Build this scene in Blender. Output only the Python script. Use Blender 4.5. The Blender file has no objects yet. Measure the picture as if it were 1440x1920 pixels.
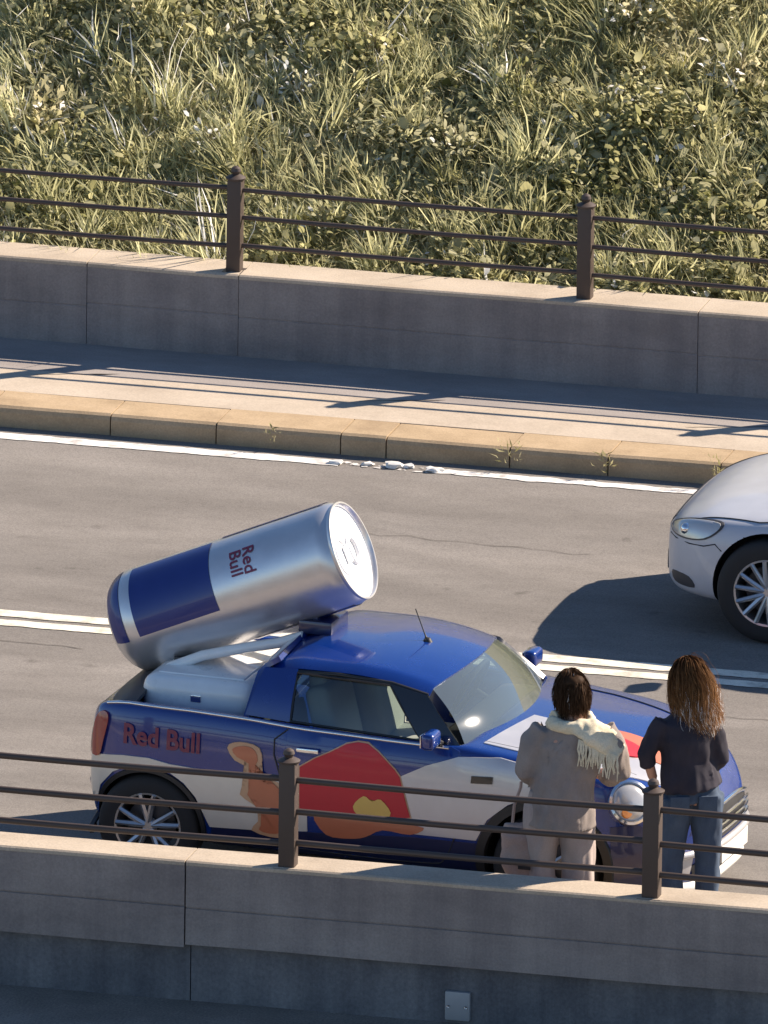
import bpy, bmesh, math, random
import numpy as np
from mathutils import Vector, Matrix, Quaternion, noise as mnoise
from mathutils.bvhtree import BVHTree
R = math.radians
random.seed(7); rng = np.random.default_rng(11)
scene = bpy.context.scene
col = scene.collection

# ------------------------------------------------------------------ camera, sky, sun, exposure
PSI, ELV, DIST, ROLL = R(14.2), R(15.5), 200.0, R(0.8)
fw = Vector((-math.sin(PSI)*math.cos(ELV), math.cos(PSI)*math.cos(ELV), -math.sin(ELV)))
r0 = Vector((math.cos(PSI), math.sin(PSI), 0)); u0 = r0.cross(fw)
rr = r0*math.cos(ROLL) + u0*math.sin(ROLL); uu = -r0*math.sin(ROLL) + u0*math.cos(ROLL)
cam = bpy.data.cameras.new('camera'); camo = bpy.data.objects.new('camera', cam); col.objects.link(camo)
m = Matrix((rr, uu, -fw)).transposed().to_4x4(); m.translation = -fw*DIST
camo.matrix_world = m
cam.sensor_fit = 'HORIZONTAL'; cam.sensor_width = 36.0; cam.lens = 36.0*327.0*DIST/1440.0
cam.clip_start = 5.0; cam.clip_end = 4000.0
scene.camera = camo
SUN = Vector((1.14, 0.93, 1.0)).normalized()
world = bpy.data.worlds.new('World'); scene.world = world; world.use_nodes = True
wn = world.node_tree.nodes; wl = world.node_tree.links
sky = wn.new('ShaderNodeTexSky'); sky.sky_type = 'NISHITA'; sky.sun_disc = False
sky.sun_elevation = math.asin(SUN.z); sky.sun_rotation = math.atan2(SUN.x, SUN.y)
sky.air_density = 1.0; sky.dust_density = 0.0; sky.ozone_density = 4.0
wn['Background'].inputs['Strength'].default_value = 0.065
wl.new(sky.outputs['Color'], wn['Background'].inputs['Color'])
sl = bpy.data.lights.new('sun', 'SUN'); sl.energy = 5.0; sl.angle = R(0.5); sl.color = (1.0, 0.85, 0.69)
so = bpy.data.objects.new('sun', sl); col.objects.link(so)
so.rotation_euler = (-SUN).to_track_quat('-Z', 'Y').to_euler()
vs = scene.view_settings; vs.view_transform = 'Standard'; vs.look = 'None'; vs.exposure = 1.12; vs.gamma = 1.0
vs.use_curve_mapping = False
try:
    scene.cycles.use_denoising = True
except Exception: pass

# ------------------------------------------------------------------ helpers
def tag(o, label=None, cat=None, group=None, kind=None):
    if label: o['label'] = label
    if cat: o['category'] = cat
    if group: o['group'] = group
    if kind: o['kind'] = kind
    return o
def empty(name, loc=(0,0,0), rz=0.0):
    o = bpy.data.objects.new(name, None); col.objects.link(o)
    o.location = loc; o.rotation_euler = (0,0,rz); o.empty_display_size = .2
    return o
def link(name, me, mat=None, parent=None):
    o = bpy.data.objects.new(name, me); col.objects.link(o)
    if mat is not None and len(me.materials) == 0: me.materials.append(mat)
    if parent is not None: o.parent = parent
    return o
def smooth(me, ang=35):
    me.polygons.foreach_set('use_smooth', [True]*len(me.polygons))
    try: me.set_sharp_from_angle(angle=R(ang))
    except Exception: pass
    return me
def from_bm(bm, name='mesh', sm=None):
    bmesh.ops.recalc_face_normals(bm, faces=bm.faces)
    me = bpy.data.meshes.new(name); bm.to_mesh(me); bm.free()
    if sm: smooth(me, sm)
    return me
def pyd(v, f, name='mesh', sm=None):
    me = bpy.data.meshes.new(name); me.from_pydata([tuple(p) for p in v], [], f); me.update()
    if sm: smooth(me, sm)
    return me
def add_box(bm, c, s, bevel=0.0, seg=2, rot=None):
    g = bmesh.ops.create_cube(bm, size=1.0)['verts']
    M = Matrix.Translation(c) @ (rot.to_4x4() if rot is not None else Matrix.Identity(4)) @ Matrix.Diagonal((s[0], s[1], s[2], 1))
    bmesh.ops.transform(bm, matrix=M, verts=g)
    if bevel > 0:
        es = list({e for v in g for e in v.link_edges})
        bmesh.ops.bevel(bm, geom=es, offset=bevel, segments=seg, profile=.6, affect='EDGES')
def box(name, c, s, mat, parent=None, bevel=0.0, seg=2, rot=None):
    bm = bmesh.new(); add_box(bm, Vector(c), s, bevel, seg, rot)
    return link(name, from_bm(bm, name, 40 if bevel else None), mat, parent)
def ring_tube(bm, pts, radii, n=10, side=None, cap=True):
    """tube through pts; radii floats or (lateral, depth); side = lateral hint vector"""
    pts = [Vector(p) for p in pts]; rings = []
    for i, p in enumerate(pts):
        a = pts[max(i-1,0)]; b = pts[min(i+1,len(pts)-1)]
        t = (b-a).normalized()
        if side is not None: s = Vector(side)
        elif i == 0: s = (Vector((0,0,1)) if abs(t.z) < .9 else Vector((1,0,0))).cross(t)
        else: s = prev
        s = (s - t*s.dot(t)).normalized(); q = t.cross(s); prev = s
        ra = radii[i] if isinstance(radii, (list, tuple)) else radii
        rx, ry = ra if isinstance(ra, (list, tuple)) else (ra, ra)
        rings.append([bm.verts.new(p + s*rx*math.cos(2*math.pi*k/n) + q*ry*math.sin(2*math.pi*k/n)) for k in range(n)])
    for a, b in zip(rings, rings[1:]):
        for k in range(n): bm.faces.new((a[k], a[(k+1)%n], b[(k+1)%n], b[k]))
    if cap:
        bm.faces.new(rings[0][::-1]); bm.faces.new(rings[-1])
def tube(name, pts, radii, mat, parent=None, n=10, side=None):
    bm = bmesh.new(); ring_tube(bm, pts, radii, n, side)
    return link(name, from_bm(bm, name, 50), mat, parent)
def lathe(bm, prof, n=32, axis='y', close=False):
    """prof: list of (r, h); axis of revolution"""
    rings = []
    for r, h in prof:
        ring = []
        for k in range(n):
            a = 2*math.pi*k/n; c, s = r*math.cos(a), r*math.sin(a)
            ring.append(bm.verts.new((c, h, s) if axis == 'y' else ((h, c, s) if axis == 'x' else (c, s, h))))
        rings.append(ring)
    for a, b in zip(rings, rings[1:]):
        for k in range(n): bm.faces.new((a[k], a[(k+1)%n], b[(k+1)%n], b[k]))
    if close:
        for k in range(n): bm.faces.new((rings[-1][k], rings[-1][(k+1)%n], rings[0][(k+1)%n], rings[0][k]))
    return rings
def prism_x(name, prof, x0, x1, mat, parent=None, nx=1, wob=0.0):
    """closed (y,z) profile extruded along x"""
    bm = bmesh.new(); xs = np.linspace(x0, x1, nx+1); rings = []
    for x in xs:
        rings.append([bm.verts.new((x, y + wob*mnoise.noise((x*1.7, y*3, 0)), z + wob*mnoise.noise((x*1.3, 5+y*3, z*3)))) for y, z in prof])
    n = len(prof)
    for a, b in zip(rings, rings[1:]):
        for k in range(n): bm.faces.new((a[k], a[(k+1)%n], b[(k+1)%n], b[k]))
    bm.faces.new(rings[0]); bm.faces.new(rings[-1][::-1])
    return link(name, from_bm(bm, name), mat, parent)
def evald(o):
    dg = bpy.context.evaluated_depsgraph_get(); dg.update()
    return bpy.data.meshes.new_from_object(o.evaluated_get(dg))
def copy_tree(o, parent=None):
    c = o.copy(); col.objects.link(c); c.parent = parent
    for ch in o.children: copy_tree(ch, c)
    return c

# ------------------------------------------------------------------ materials
def new_mat(name):
    ma = bpy.data.materials.new(name); ma.use_nodes = True
    nt = ma.node_tree; return ma, nt, nt.nodes['Principled BSDF']
def N(nt, t, **kw):
    n = nt.nodes.new(t)
    for k, v in kw.items():
        if k in n.inputs: n.inputs[k].default_value = v
        else: setattr(n, k, v)
    return n
def plain(name, c, rough=.5, metal=0.0, coat=0.0, spec=.5, emis=None):
    ma, nt, b = new_mat(name)
    b.inputs['Base Color'].default_value = (*c, 1); b.inputs['Roughness'].default_value = rough
    b.inputs['Metallic'].default_value = metal; b.inputs['Coat Weight'].default_value = coat
    b.inputs['Coat Roughness'].default_value = .06; b.inputs['Specular IOR Level'].default_value = spec
    # a little dirt so that nothing is perfectly even
    tc = N(nt, 'ShaderNodeTexCoord'); no = N(nt, 'ShaderNodeTexNoise', Scale=7.0, Detail=5.0, Roughness=.6)
    nt.links.new(tc.outputs['Object'], no.inputs['Vector'])
    mx = N(nt, 'ShaderNodeMix', data_type='RGBA'); mx.inputs[6].default_value = tuple(v*.86 for v in c)+(1,); mx.inputs[7].default_value = tuple(min(1, v*1.1) for v in c)+(1,)
    nt.links.new(no.outputs['Fac'], mx.inputs[0]); nt.links.new(mx.outputs[2], b.inputs['Base Color'])
    mr = N(nt, 'ShaderNodeMapRange'); mr.inputs['To Min'].default_value = max(0, rough-.07); mr.inputs['To Max'].default_value = min(1, rough+.1)
    nt.links.new(no.outputs['Fac'], mr.inputs['Value']); nt.links.new(mr.outputs['Result'], b.inputs['Roughness'])
    return ma
def mottled(name, c1, c2, c3=None, scale=3.0, stretch=(1,1,1), rough=.9, bump=.25, fine=60.0, fine_amt=.35, bdist=.01, stain=None):
    """two/three-tone noise in object space plus a fine grain, with relief"""
    ma, nt, b = new_mat(name); L = nt.links.new
    tc = N(nt, 'ShaderNodeTexCoord'); mp = N(nt, 'ShaderNodeMapping'); mp.inputs['Scale'].default_value = stretch
    L(tc.outputs['Object'], mp.inputs['Vector'])
    n1 = N(nt, 'ShaderNodeTexNoise', Scale=scale, Detail=6.0, Roughness=.62); L(mp.outputs['Vector'], n1.inputs['Vector'])
    n2 = N(nt, 'ShaderNodeTexNoise', Scale=fine, Detail=4.0, Roughness=.7); L(tc.outputs['Object'], n2.inputs['Vector'])
    cr = N(nt, 'ShaderNodeValToRGB'); e = cr.color_ramp.elements
    e[0].position = .32; e[0].color = (*c1, 1); e[1].position = .68; e[1].color = (*c2, 1)
    if c3: k = e.new(.5); k.color = (*c3, 1)
    L(n1.outputs['Fac'], cr.inputs['Fac'])
    mr = N(nt, 'ShaderNodeMapRange'); mr.inputs['From Min'].default_value = .3; mr.inputs['From Max'].default_value = .7
    mr.inputs['To Min'].default_value = 1-fine_amt; mr.inputs['To Max'].default_value = 1+fine_amt
    L(n2.outputs['Fac'], mr.inputs['Value'])
    mx = N(nt, 'ShaderNodeMix', data_type='RGBA', blend_type='MULTIPLY'); mx.inputs[0].default_value = 1
    L(cr.outputs['Color'], mx.inputs[6]); L(mr.outputs['Result'], mx.inputs[7])
    out = mx.outputs[2]
    if stain:   # vertical water stains: noise stretched in z
        m2 = N(nt, 'ShaderNodeMapping'); m2.inputs['Scale'].default_value = (5.5, 5.5, .35); L(tc.outputs['Object'], m2.inputs['Vector'])
        n3 = N(nt, 'ShaderNodeTexNoise', Scale=1.0, Detail=5.0, Roughness=.65); L(m2.outputs['Vector'], n3.inputs['Vector'])
        c2r = N(nt, 'ShaderNodeValToRGB'); q = c2r.color_ramp.elements
        q[0].position = .38; q[0].color = (stain, stain, stain*1.03, 1); q[1].position = .6; q[1].color = (1, 1, 1, 1)
        L(n3.outputs['Fac'], c2r.inputs['Fac'])
        m3 = N(nt, 'ShaderNodeMix', data_type='RGBA', blend_type='MULTIPLY'); m3.inputs[0].default_value = 1
        L(out, m3.inputs[6]); L(c2r.outputs['Color'], m3.inputs[7]); out = m3.outputs[2]
    L(out, b.inputs['Base Color']); b.inputs['Roughness'].default_value = rough
    bp = N(nt, 'ShaderNodeBump', Strength=bump, Distance=bdist); L(n2.outputs['Fac'], bp.inputs['Height']); L(bp.outputs['Normal'], b.inputs['Normal'])
    return ma
def leaf_mat(name, cols, rough=.6, trans=.25, spec=.15, gain=1.0):
    """colour per leaf from the attribute 'tone' (0..1), a little light through the blade"""
    ma, nt, b = new_mat(name); L = nt.links.new
    at = N(nt, 'ShaderNodeAttribute', attribute_name='tone')
    cr = N(nt, 'ShaderNodeValToRGB'); e = cr.color_ramp.elements
    for i, c in enumerate(cols):
        c = tuple(min(.75, q*gain) for q in c)
        p = i/(len(cols)-1)
        k = e[0] if i == 0 else (e[1] if i == len(cols)-1 else e.new(p))
        k.position = p; k.color = (*c, 1)
    L(at.outputs['Fac'], cr.inputs['Fac']); L(cr.outputs['Color'], b.inputs['Base Color']); b.inputs['Roughness'].default_value = rough
    b.inputs['Specular IOR Level'].default_value = spec
    tr = N(nt, 'ShaderNodeBsdfTranslucent'); L(cr.outputs['Color'], tr.inputs['Color'])
    ms = N(nt, 'ShaderNodeMixShader'); ms.inputs[0].default_value = trans
    L(b.outputs[0], ms.inputs[1]); L(tr.outputs[0], ms.inputs[2]); L(ms.outputs[0], nt.nodes['Material Output'].inputs['Surface'])
    return ma
def glass_mat(name, tint, base=.08, dust=.0, dustc=(.4,.45,.45)):
    ma, nt, b = new_mat(name); L = nt.links.new; nt.nodes.remove(b)
    t = N(nt, 'ShaderNodeBsdfTransparent'); t.inputs['Color'].default_value = (*tint, 1)
    g = N(nt, 'ShaderNodeBsdfGlossy'); g.inputs['Roughness'].default_value = .04; g.inputs['Color'].default_value = (.95, .97, 1, 1)
    d = N(nt, 'ShaderNodeBsdfDiffuse'); d.inputs['Color'].default_value = (*dustc, 1)
    fr = N(nt, 'ShaderNodeFresnel'); fr.inputs['IOR'].default_value = 1.5
    ad = N(nt, 'ShaderNodeMath', operation='ADD', use_clamp=True); ad.inputs[1].default_value = base; L(fr.outputs[0], ad.inputs[0])
    m0 = N(nt, 'ShaderNodeMixShader'); m0.inputs[0].default_value = dust; L(t.outputs[0], m0.inputs[1]); L(d.outputs[0], m0.inputs[2])
    m1 = N(nt, 'ShaderNodeMixShader'); L(ad.outputs[0], m1.inputs[0]); L(m0.outputs[0], m1.inputs[1]); L(g.outputs[0], m1.inputs[2])
    L(m1.outputs[0], nt.nodes['Material Output'].inputs['Surface'])
    return ma

M = {}
M['asphalt'] = mottled('asphalt', (.178,.163,.150), (.235,.217,.200), (.206,.190,.175), 2.3, (.55,1.4,1), .88, .45, 150, .28, .004)
def weather(ma):
    nt = ma.node_tree; L = nt.links.new; b = nt.nodes['Principled BSDF']; src = b.inputs['Base Color'].links[0].from_socket
    tc = N(nt, 'ShaderNodeTexCoord'); mp = N(nt, 'ShaderNodeMapping'); mp.inputs['Scale'].default_value = (.5, 1, 1); L(tc.outputs['Object'], mp.inputs['Vector'])
    n1 = N(nt, 'ShaderNodeTexNoise', Scale=.9, Detail=7.0, Roughness=.7); L(mp.outputs['Vector'], n1.inputs['Vector'])
    r1 = N(nt, 'ShaderNodeValToRGB'); e = r1.color_ramp.elements; e[0].position = .30; e[0].color = (.78,.77,.76,1); e[1].position = .62; e[1].color = (1.04,1.04,1.04,1); L(n1.outputs['Fac'], r1.inputs['Fac'])
    vo = N(nt, 'ShaderNodeTexVoronoi', Scale=85.0); L(tc.outputs['Object'], vo.inputs['Vector'])
    r2 = N(nt, 'ShaderNodeMapRange'); r2.inputs['From Max'].default_value = .8; r2.inputs['To Min'].default_value = 1.14; r2.inputs['To Max'].default_value = .80; L(vo.outputs['Distance'], r2.inputs['Value'])
    n3 = N(nt, 'ShaderNodeTexNoise', Scale=3.2, Detail=3.0, Roughness=.5); L(tc.outputs['Object'], n3.inputs['Vector'])
    r3 = N(nt, 'ShaderNodeValToRGB'); e = r3.color_ramp.elements; e[0].position = .26; e[0].color = (.62,.61,.60,1); e[1].position = .34; e[1].color = (1,1,1,1); L(n3.outputs['Fac'], r3.inputs['Fac'])
    sx = N(nt, 'ShaderNodeSeparateXYZ'); L(tc.outputs['Object'], sx.inputs[0])
    ma1 = N(nt, 'ShaderNodeMath', operation='MULTIPLY_ADD'); ma1.inputs[1].default_value = 2*math.pi/1.5; ma1.inputs[2].default_value = .42; L(sx.outputs['Y'], ma1.inputs[0])
    co = N(nt, 'ShaderNodeMath', operation='COSINE'); L(ma1.outputs[0], co.inputs[0])
    mm = N(nt, 'ShaderNodeMath', operation='MULTIPLY'); L(co.outputs[0], mm.inputs[0]); L(n1.outputs['Fac'], mm.inputs[1])
    r4 = N(nt, 'ShaderNodeMapRange'); r4.inputs['From Min'].default_value = -.5; r4.inputs['From Max'].default_value = .5; r4.inputs['To Min'].default_value = 1.06; r4.inputs['To Max'].default_value = .90; L(mm.outputs[0], r4.inputs['Value'])
    for o in (r1.outputs['Color'], r2.outputs['Result'], r3.outputs['Color'], r4.outputs['Result']):
        mx = N(nt, 'ShaderNodeMix', data_type='RGBA', blend_type='MULTIPLY'); mx.inputs[0].default_value = 1; L(src, mx.inputs[6]); L(o, mx.inputs[7]); src = mx.outputs[2]
    L(src, b.inputs['Base Color'])
weather(M['asphalt'])
M['ground'] = mottled('lower_ground', (.15,.13,.11), (.24,.21,.18), None, 2.0, (1,1,1), .95, .4, 70, .4, .01)
M['concrete'] = mottled('parapet_concrete', (.215,.190,.182), (.310,.278,.262), (.262,.234,.222), 2.2, (.7,1,1.6), .9, .3, 75, .14, .006, stain=.82)
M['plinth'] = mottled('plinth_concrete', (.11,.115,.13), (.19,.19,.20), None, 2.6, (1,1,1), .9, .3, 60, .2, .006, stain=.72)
M['sidewalk'] = mottled('sidewalk_concrete', (.23,.207,.195), (.32,.29,.272), None, 2.4, (.6,1.4,1), .92, .3, 90, .16, .004)
M['strip'] = mottled('strip_concrete', (.36,.30,.235), (.48,.41,.33), (.43,.365,.29), 2.4, (.8,1,1), .9, .3, 85, .16, .005)
M['kerb'] = mottled('kerb_concrete', (.31,.225,.135), (.44,.33,.21), (.385,.285,.175), 3.4, (.8,1,1), .9, .3, 85, .16, .005)
M['paint_white'] = mottled('line_paint_white', (.40,.38,.36), (.80,.78,.75), (.72,.70,.67), 9, (1,1,1), .7, .2, 120, .12, .002)
M['paint_cream'] = mottled('line_paint_cream', (.40,.37,.31), (.80,.75,.63), (.72,.67,.56), 8, (1,1,1), .7, .2, 120, .12, .002)
M['crack_or_shadow'] = plain('dark_crack_or_shadow', (.06,.052,.045), .95)  # asphalt cracks, and the post shadows painted on the far sidewalk
M['rail'] = plain('railing_paint', (.075,.055,.047), .5, .2)
M['soil'] = mottled('soil', (.30,.27,.13), (.44,.39,.22), None, 5, (1,1,1), .95, .6, 30, .4, .03)
M['grass'] = leaf_mat('dry_grass', [(.20,.185,.075), (.31,.285,.125), (.41,.37,.185), (.51,.46,.27), (.60,.555,.37)], .8, .5, gain=1.25)
M['leaf'] = leaf_mat('weed_leaves', [(.135,.14,.05), (.225,.22,.085), (.315,.30,.13), (.41,.385,.195), (.52,.49,.28)], .85, .55, gain=1.4)
M['reed'] = leaf_mat('reed_blades', [(.175,.165,.06), (.275,.255,.10), (.375,.34,.155), (.475,.425,.225), (.57,.52,.32)], .85, .55, gain=1.42)
M['pale_leaf'] = leaf_mat('pale_leaves', [(.24,.24,.12), (.33,.325,.18), (.42,.405,.25), (.51,.49,.33)], .8, .45, gain=1.12)
M['twig'] = plain('dry_twig', (.32,.25,.14), .8)
M['blue'] = plain('blue_car_paint', (.002,.028,.20), .24, .05, 1.0)
M['navy'] = plain('navy_car_paint', (.012,.017,.075), .35, .2, .8)
M['silver'] = plain('silver_livery_paint', (.56,.55,.56), .32, .35, .8)
M['cream'] = plain('bounce_lit_silver_livery', (.70,.65,.56), .35, .15, .8)  # silver livery with warm bounced sunlight put into its colour
M['red'] = plain('red_livery_paint', (.60,.014,.028), .5, 0, .2)
M['darkred'] = plain('dark_red_lettering', (.17,.012,.05), .45, 0, .4)
M['orange'] = plain('orange_livery_paint', (.55,.16,.07), .4, 0, .6)
M['paleorange'] = plain('pale_orange_edge', (.62,.36,.20), .4, 0, .6)
M['yellow'] = plain('yellow_livery_paint', (.78,.48,.10), .4, 0, .6)
M['black'] = plain('black_plastic', (.018,.018,.02), .45)
M['gloss_black'] = plain('gloss_black_trim', (.012,.012,.015), .15, 0, 1)
M['rubber'] = plain('tyre_rubber', (.022,.022,.023), .8)
M['well'] = plain('wheel_well', (.010,.010,.011), .9)
M['alloy'] = plain('wheel_alloy', (.55,.55,.56), .3, .85)
M['chrome'] = plain('chrome', (.80,.80,.82), .12, 1.0)
M['can'] = plain('brushed_silver_can', (.66,.66,.68), .30, .75)
M['can_blue'] = plain('blue_can_print', (.007,.025,.18), .35, .1, .4)
M['lid'] = plain('aluminium_lid', (.92,.92,.92), .55, .1)
M['cooler'] = plain('silver_box', (.86,.86,.85), .28, .0, .6)
M['deck'] = plain('dark_deck', (.05,.05,.055), .45)
M['taillight'] = plain('tail_lamp_red', (.30,.012,.015), .2, 0, 1)
M['lamp'] = plain('headlamp_lens', (.50,.50,.50), .15, .3, 1)
M['amber'] = plain('amber_lens', (.6,.22,.03), .2, 0, 1)
M['white_paint'] = plain('pearl_white_car_paint', (.47,.49,.54), .42, .08, .5)
M['seat'] = plain('grey_seat', (.60,.57,.52), .8)
M['dash'] = plain('dashboard', (.03,.03,.032), .7)
M['glass_side'] = glass_mat('side_glass', (.50,.58,.56), .05)
M['glass_wind'] = glass_mat('windscreen_glass', (.55,.64,.60), .12, .16, (.42,.50,.48))
M['glass_dark'] = glass_mat('dark_car_glass', (.25,.28,.28), .08)
M['plate'] = plain('white_plate', (.75,.74,.70), .5)
M['skin'] = plain('skin', (.50,.27,.19), .5)
M['hair_dark'] = leaf_mat('dark_hair', [(.026,.014,.008), (.055,.030,.017), (.10,.056,.032)], .6, .1, .06)
M['hair_brown'] = leaf_mat('brown_hair', [(.036,.015,.008), (.10,.042,.018), (.21,.095,.04), (.36,.19,.085)], .7, .2, .04)
M['coat'] = mottled('taupe_wool', (.215,.185,.172), (.285,.245,.228), None, 6, (1,1,1), .95, .3, 220, .12, .002)
M['trousers'] = mottled('pale_taupe_cloth', (.33,.275,.255), (.43,.36,.335), None, 6, (1,1,.4), .9, .2, 200, .1, .002)
M['scarf'] = mottled('cream_knit', (.62,.54,.38), (.74,.66,.50), None, 10, (1,1,1), .95, .4, 160, .15, .003)
M['top'] = mottled('dark_navy_top', (.014,.012,.022), (.026,.022,.036), None, 6, (1,1,1), .85, .2, 200, .1, .002)
M['jeans'] = mottled('blue_denim', (.025,.042,.078), (.060,.092,.145), None, 5, (1,1,.5), .9, .25, 240, .15, .002)
M['shoe'] = plain('shoe', (.25,.24,.23), .7)
M['bag'] = mottled('canvas_bag', (.33,.235,.20), (.42,.31,.27), None, 7, (1,1,1), .9, .3, 150, .12, .002)
M['box'] = plain('grey_metal_box', (.34,.35,.37), .55, .3)
M['eye'] = plain('eye', (.03,.02,.02), .2)

# ------------------------------------------------------------------ setting
ZS, ZT = .125, .60                     # sidewalk level, parapet top
YK, YW, YWB = 1.13, 2.60, 2.92        # far kerb edge, far parapet face, its back
NK, NWB, NW = -8.02, -9.10, -9.37      # near kerb edge, near parapet back, near parapet outer face
def sheet(name, x0, x1, y0, y1, z, mat, nx=1, ny=1):
    v = [(x, y, z) for y in np.linspace(y0, y1, ny+1) for x in np.linspace(x0, x1, nx+1)]
    f = [(j*(nx+1)+i, j*(nx+1)+i+1, (j+1)*(nx+1)+i+1, (j+1)*(nx+1)+i) for j in range(ny) for i in range(nx)]
    return tag(link(name, pyd(v, f, name), mat), kind='structure')
XA, XB = -45.0, 45.0
sheet('ground', -900, 900, -900, 900, -.20, M['ground'])
o = prism_x('road', [(NK-.02, 0), (NK-.02, -.18), (YK+.02, -.18), (YK+.02, 0)], XA, XB, M['asphalt']); tag(o, kind='structure')
road = o
o = prism_x('sidewalk', [(YK+.82, ZS-.004), (YK+.82, -.18), (YWB, -.18), (YWB, ZS-.004)], XA, XB, M['sidewalk']); tag(o, kind='structure'); sidewalk_far = o
o = prism_x('sidewalk', [(NK-.34, ZS), (NK-.34, -.18), (NWB+.002, -.18), (NWB+.002, ZS)], XA, XB, M['sidewalk']); tag(o, kind='structure')
o = prism_x('concrete_strip', [(YK+.335, ZS-.001), (YK+.335, -.17), (YK+.818, -.17), (YK+.818, ZS-.001)], XA, XB, M['strip']); tag(o, kind='structure')

def kerb(name, y_edge, sgn, joints):
    e = empty(name, (0, 0, 0)); tag(e, kind='structure')
    for i, (a, b) in enumerate(zip(joints, joints[1:])):
        dz = random.uniform(-.004, .004); dy = random.uniform(-.006, .006)*sgn
        p = [(y_edge+dy, -.12), (y_edge+dy, ZS-.035+dz), (y_edge+dy+sgn*.010, ZS-.012+dz), (y_edge+dy+sgn*.032, ZS+dz), (y_edge+sgn*.33, ZS+dz), (y_edge+sgn*.33, -.12)]
        k = prism_x('kerb_stone', p, a+.004, b-.004, M['kerb'], e, nx=max(2, int((b-a)/.12)), wob=.006)
    return e
J = [-1.925, -1.292, -.55, -.278, .456, 1.04, 1.707]
L_ = [J[0]-.72*k for k in range(14, 0, -1)]; R_ = [J[-1]+.74*k for k in range(1, 14)]
kerb('kerb', YK, 1, L_+J+R_)
kerb('kerb', NK, -1, [-6+.9*k for k in range(20)])

# parapets: a thing each, precast panels as parts
def parapet(label, y_face, y_back, zbot, joints, groove_z, name='parapet_wall', gap=.004, gd=.009):
    e = empty(name, ((joints[0]+joints[-1])/2, (y_face+y_back)/2, zbot)); tag(e, label, 'wall', 'parapet walls along the road')
    for i, (a, b) in enumerate(zip(joints, joints[1:])):
        dz = random.uniform(-.012, .012); dy = random.uniform(-.005, .005); gz = groove_z + random.uniform(-.012, .012)
        s = 1 if y_back > y_face else -1
        p = [(y_face+dy, zbot+dz), (y_face+dy, gz-.006), (y_face+dy+s*gd, gz-.002), (y_face+dy+s*gd, gz+.002), (y_face+dy, gz+.006),
             (y_face+dy, ZT-.002), (y_back, ZT-.002), (y_back, zbot+dz)]
        ox, oy, oz = e.location
        prism_x('coping', [(y_face+dy-s*.004-oy, ZT-.012-oz), (y_face+dy-s*.004-oy, ZT+.006-oz), (y_face+dy+s*.008-oy, ZT+.014-oz), (y_back-s*.010-oy, ZT+.014-oz), (y_back+s*.003-oy, ZT+.005-oz), (y_back+s*.003-oy, ZT-.012-oz)], a+.004-ox, b-.004-ox, M['strip'], e, nx=max(2, int((b-a)/.12)), wob=.004)
        o = prism_x('wall_panel', [(y-oy, z-oz) for y, z in p], a+gap-ox, b-gap-ox, M['concrete'], e, nx=max(2, int((b-a)/.12)), wob=.004)
    return e
parapet('low grey concrete parapet wall between the far sidewalk and the grassy bank', YW, YWB, ZS-.03,
        [-2.46-2.75*k for k in range(4, 0, -1)]+[-2.46, -1.548, 1.202]+[1.202+2.75*k for k in range(1, 5)], .36, gap=.0018, gd=.004)
parapet('grey concrete parapet wall in the foreground, in front of the blue car', NW, NWB, .125,
        [1.279-3.66*k for k in range(3, 0, -1)]+[1.279]+[1.279+3.66*k for k in range(1, 4)], .345)
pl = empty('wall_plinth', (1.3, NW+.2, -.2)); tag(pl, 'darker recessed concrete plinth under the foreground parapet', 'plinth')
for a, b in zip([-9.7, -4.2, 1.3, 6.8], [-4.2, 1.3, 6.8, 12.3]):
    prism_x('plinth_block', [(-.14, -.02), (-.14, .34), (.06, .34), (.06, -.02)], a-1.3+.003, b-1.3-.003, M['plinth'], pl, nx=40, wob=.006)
jb = box('junction_box', (2.815, NW+.045, -.096), (.143, .035, .165), M['box'], bevel=.012); tag(jb, 'small grey metal box fixed to the dark plinth under the foreground wall', 'box')
for sx in (-1, 1):
    bm = bmesh.new(); lathe(bm, [(.008, -.024), (.008, -.019), (.0, -.019)][::-1], 8); link('screw', from_bm(bm), M['chrome'], jb).location = (2.815+sx*.05, NW+.045, -.096)

# railings
def railing(label, y, xs, zr, ztop, pw, rr_=.019):
    e = empty('railing', (xs[0], y, ZT)); tag(e, label, 'railing', 'steel railings on the parapets')
    # shared meshes
    bm = bmesh.new(); add_box(bm, Vector((0,0,(ztop-.05-ZT)/2)), (pw, pw, ztop-.05-ZT), .008)
    pm = from_bm(bm, 'post', 40)
    bm = bmesh.new(); lathe(bm, [(.0, 0), (pw*.66, 0), (pw*.70, .012), (pw*.5, .022), (pw*.25, .03), (pw*.27, .036), (pw*.36, .050), (pw*.30, .068), (pw*.12, .078), (.0, .08)], 16, 'z')
    cm = from_bm(bm, 'cap', 40)
    bm = bmesh.new(); add_box(bm, Vector((0,0,.006)), (pw*1.5, pw*1.5, .012), .003); bp = from_bm(bm, 'foot', 40)
    d = xs[1]-xs[0]-pw
    rms = []
    for z in zr:
        bm = bmesh.new()
        pts = [(pw/2-.01 + (d+.02)*k/8, 0, -.006*math.sin(math.pi*k/8)) for k in range(9)]
        ring_tube(bm, pts, rr_, 8); rms.append(from_bm(bm, 'rail', 50))
    for i, x in enumerate(xs):
        p = link('post', pm, M['rail'], e); p.location = (x-xs[0], 0, 0)
        p.rotation_euler = (random.uniform(-.006,.006), random.uniform(-.006,.006), 0)
        c = link('cap', cm, M['rail'], p); c.location = (0, 0, ztop-.05-ZT)
        c = link('base_plate', bp, M['rail'], p)
        if i < len(xs)-1:
            for z, rm in zip(zr, rms):
                r = link('rail', rm, M['rail'], e); r.location = (x-xs[0], 0, z-ZT+random.uniform(-.006,.006))
    return e
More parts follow.
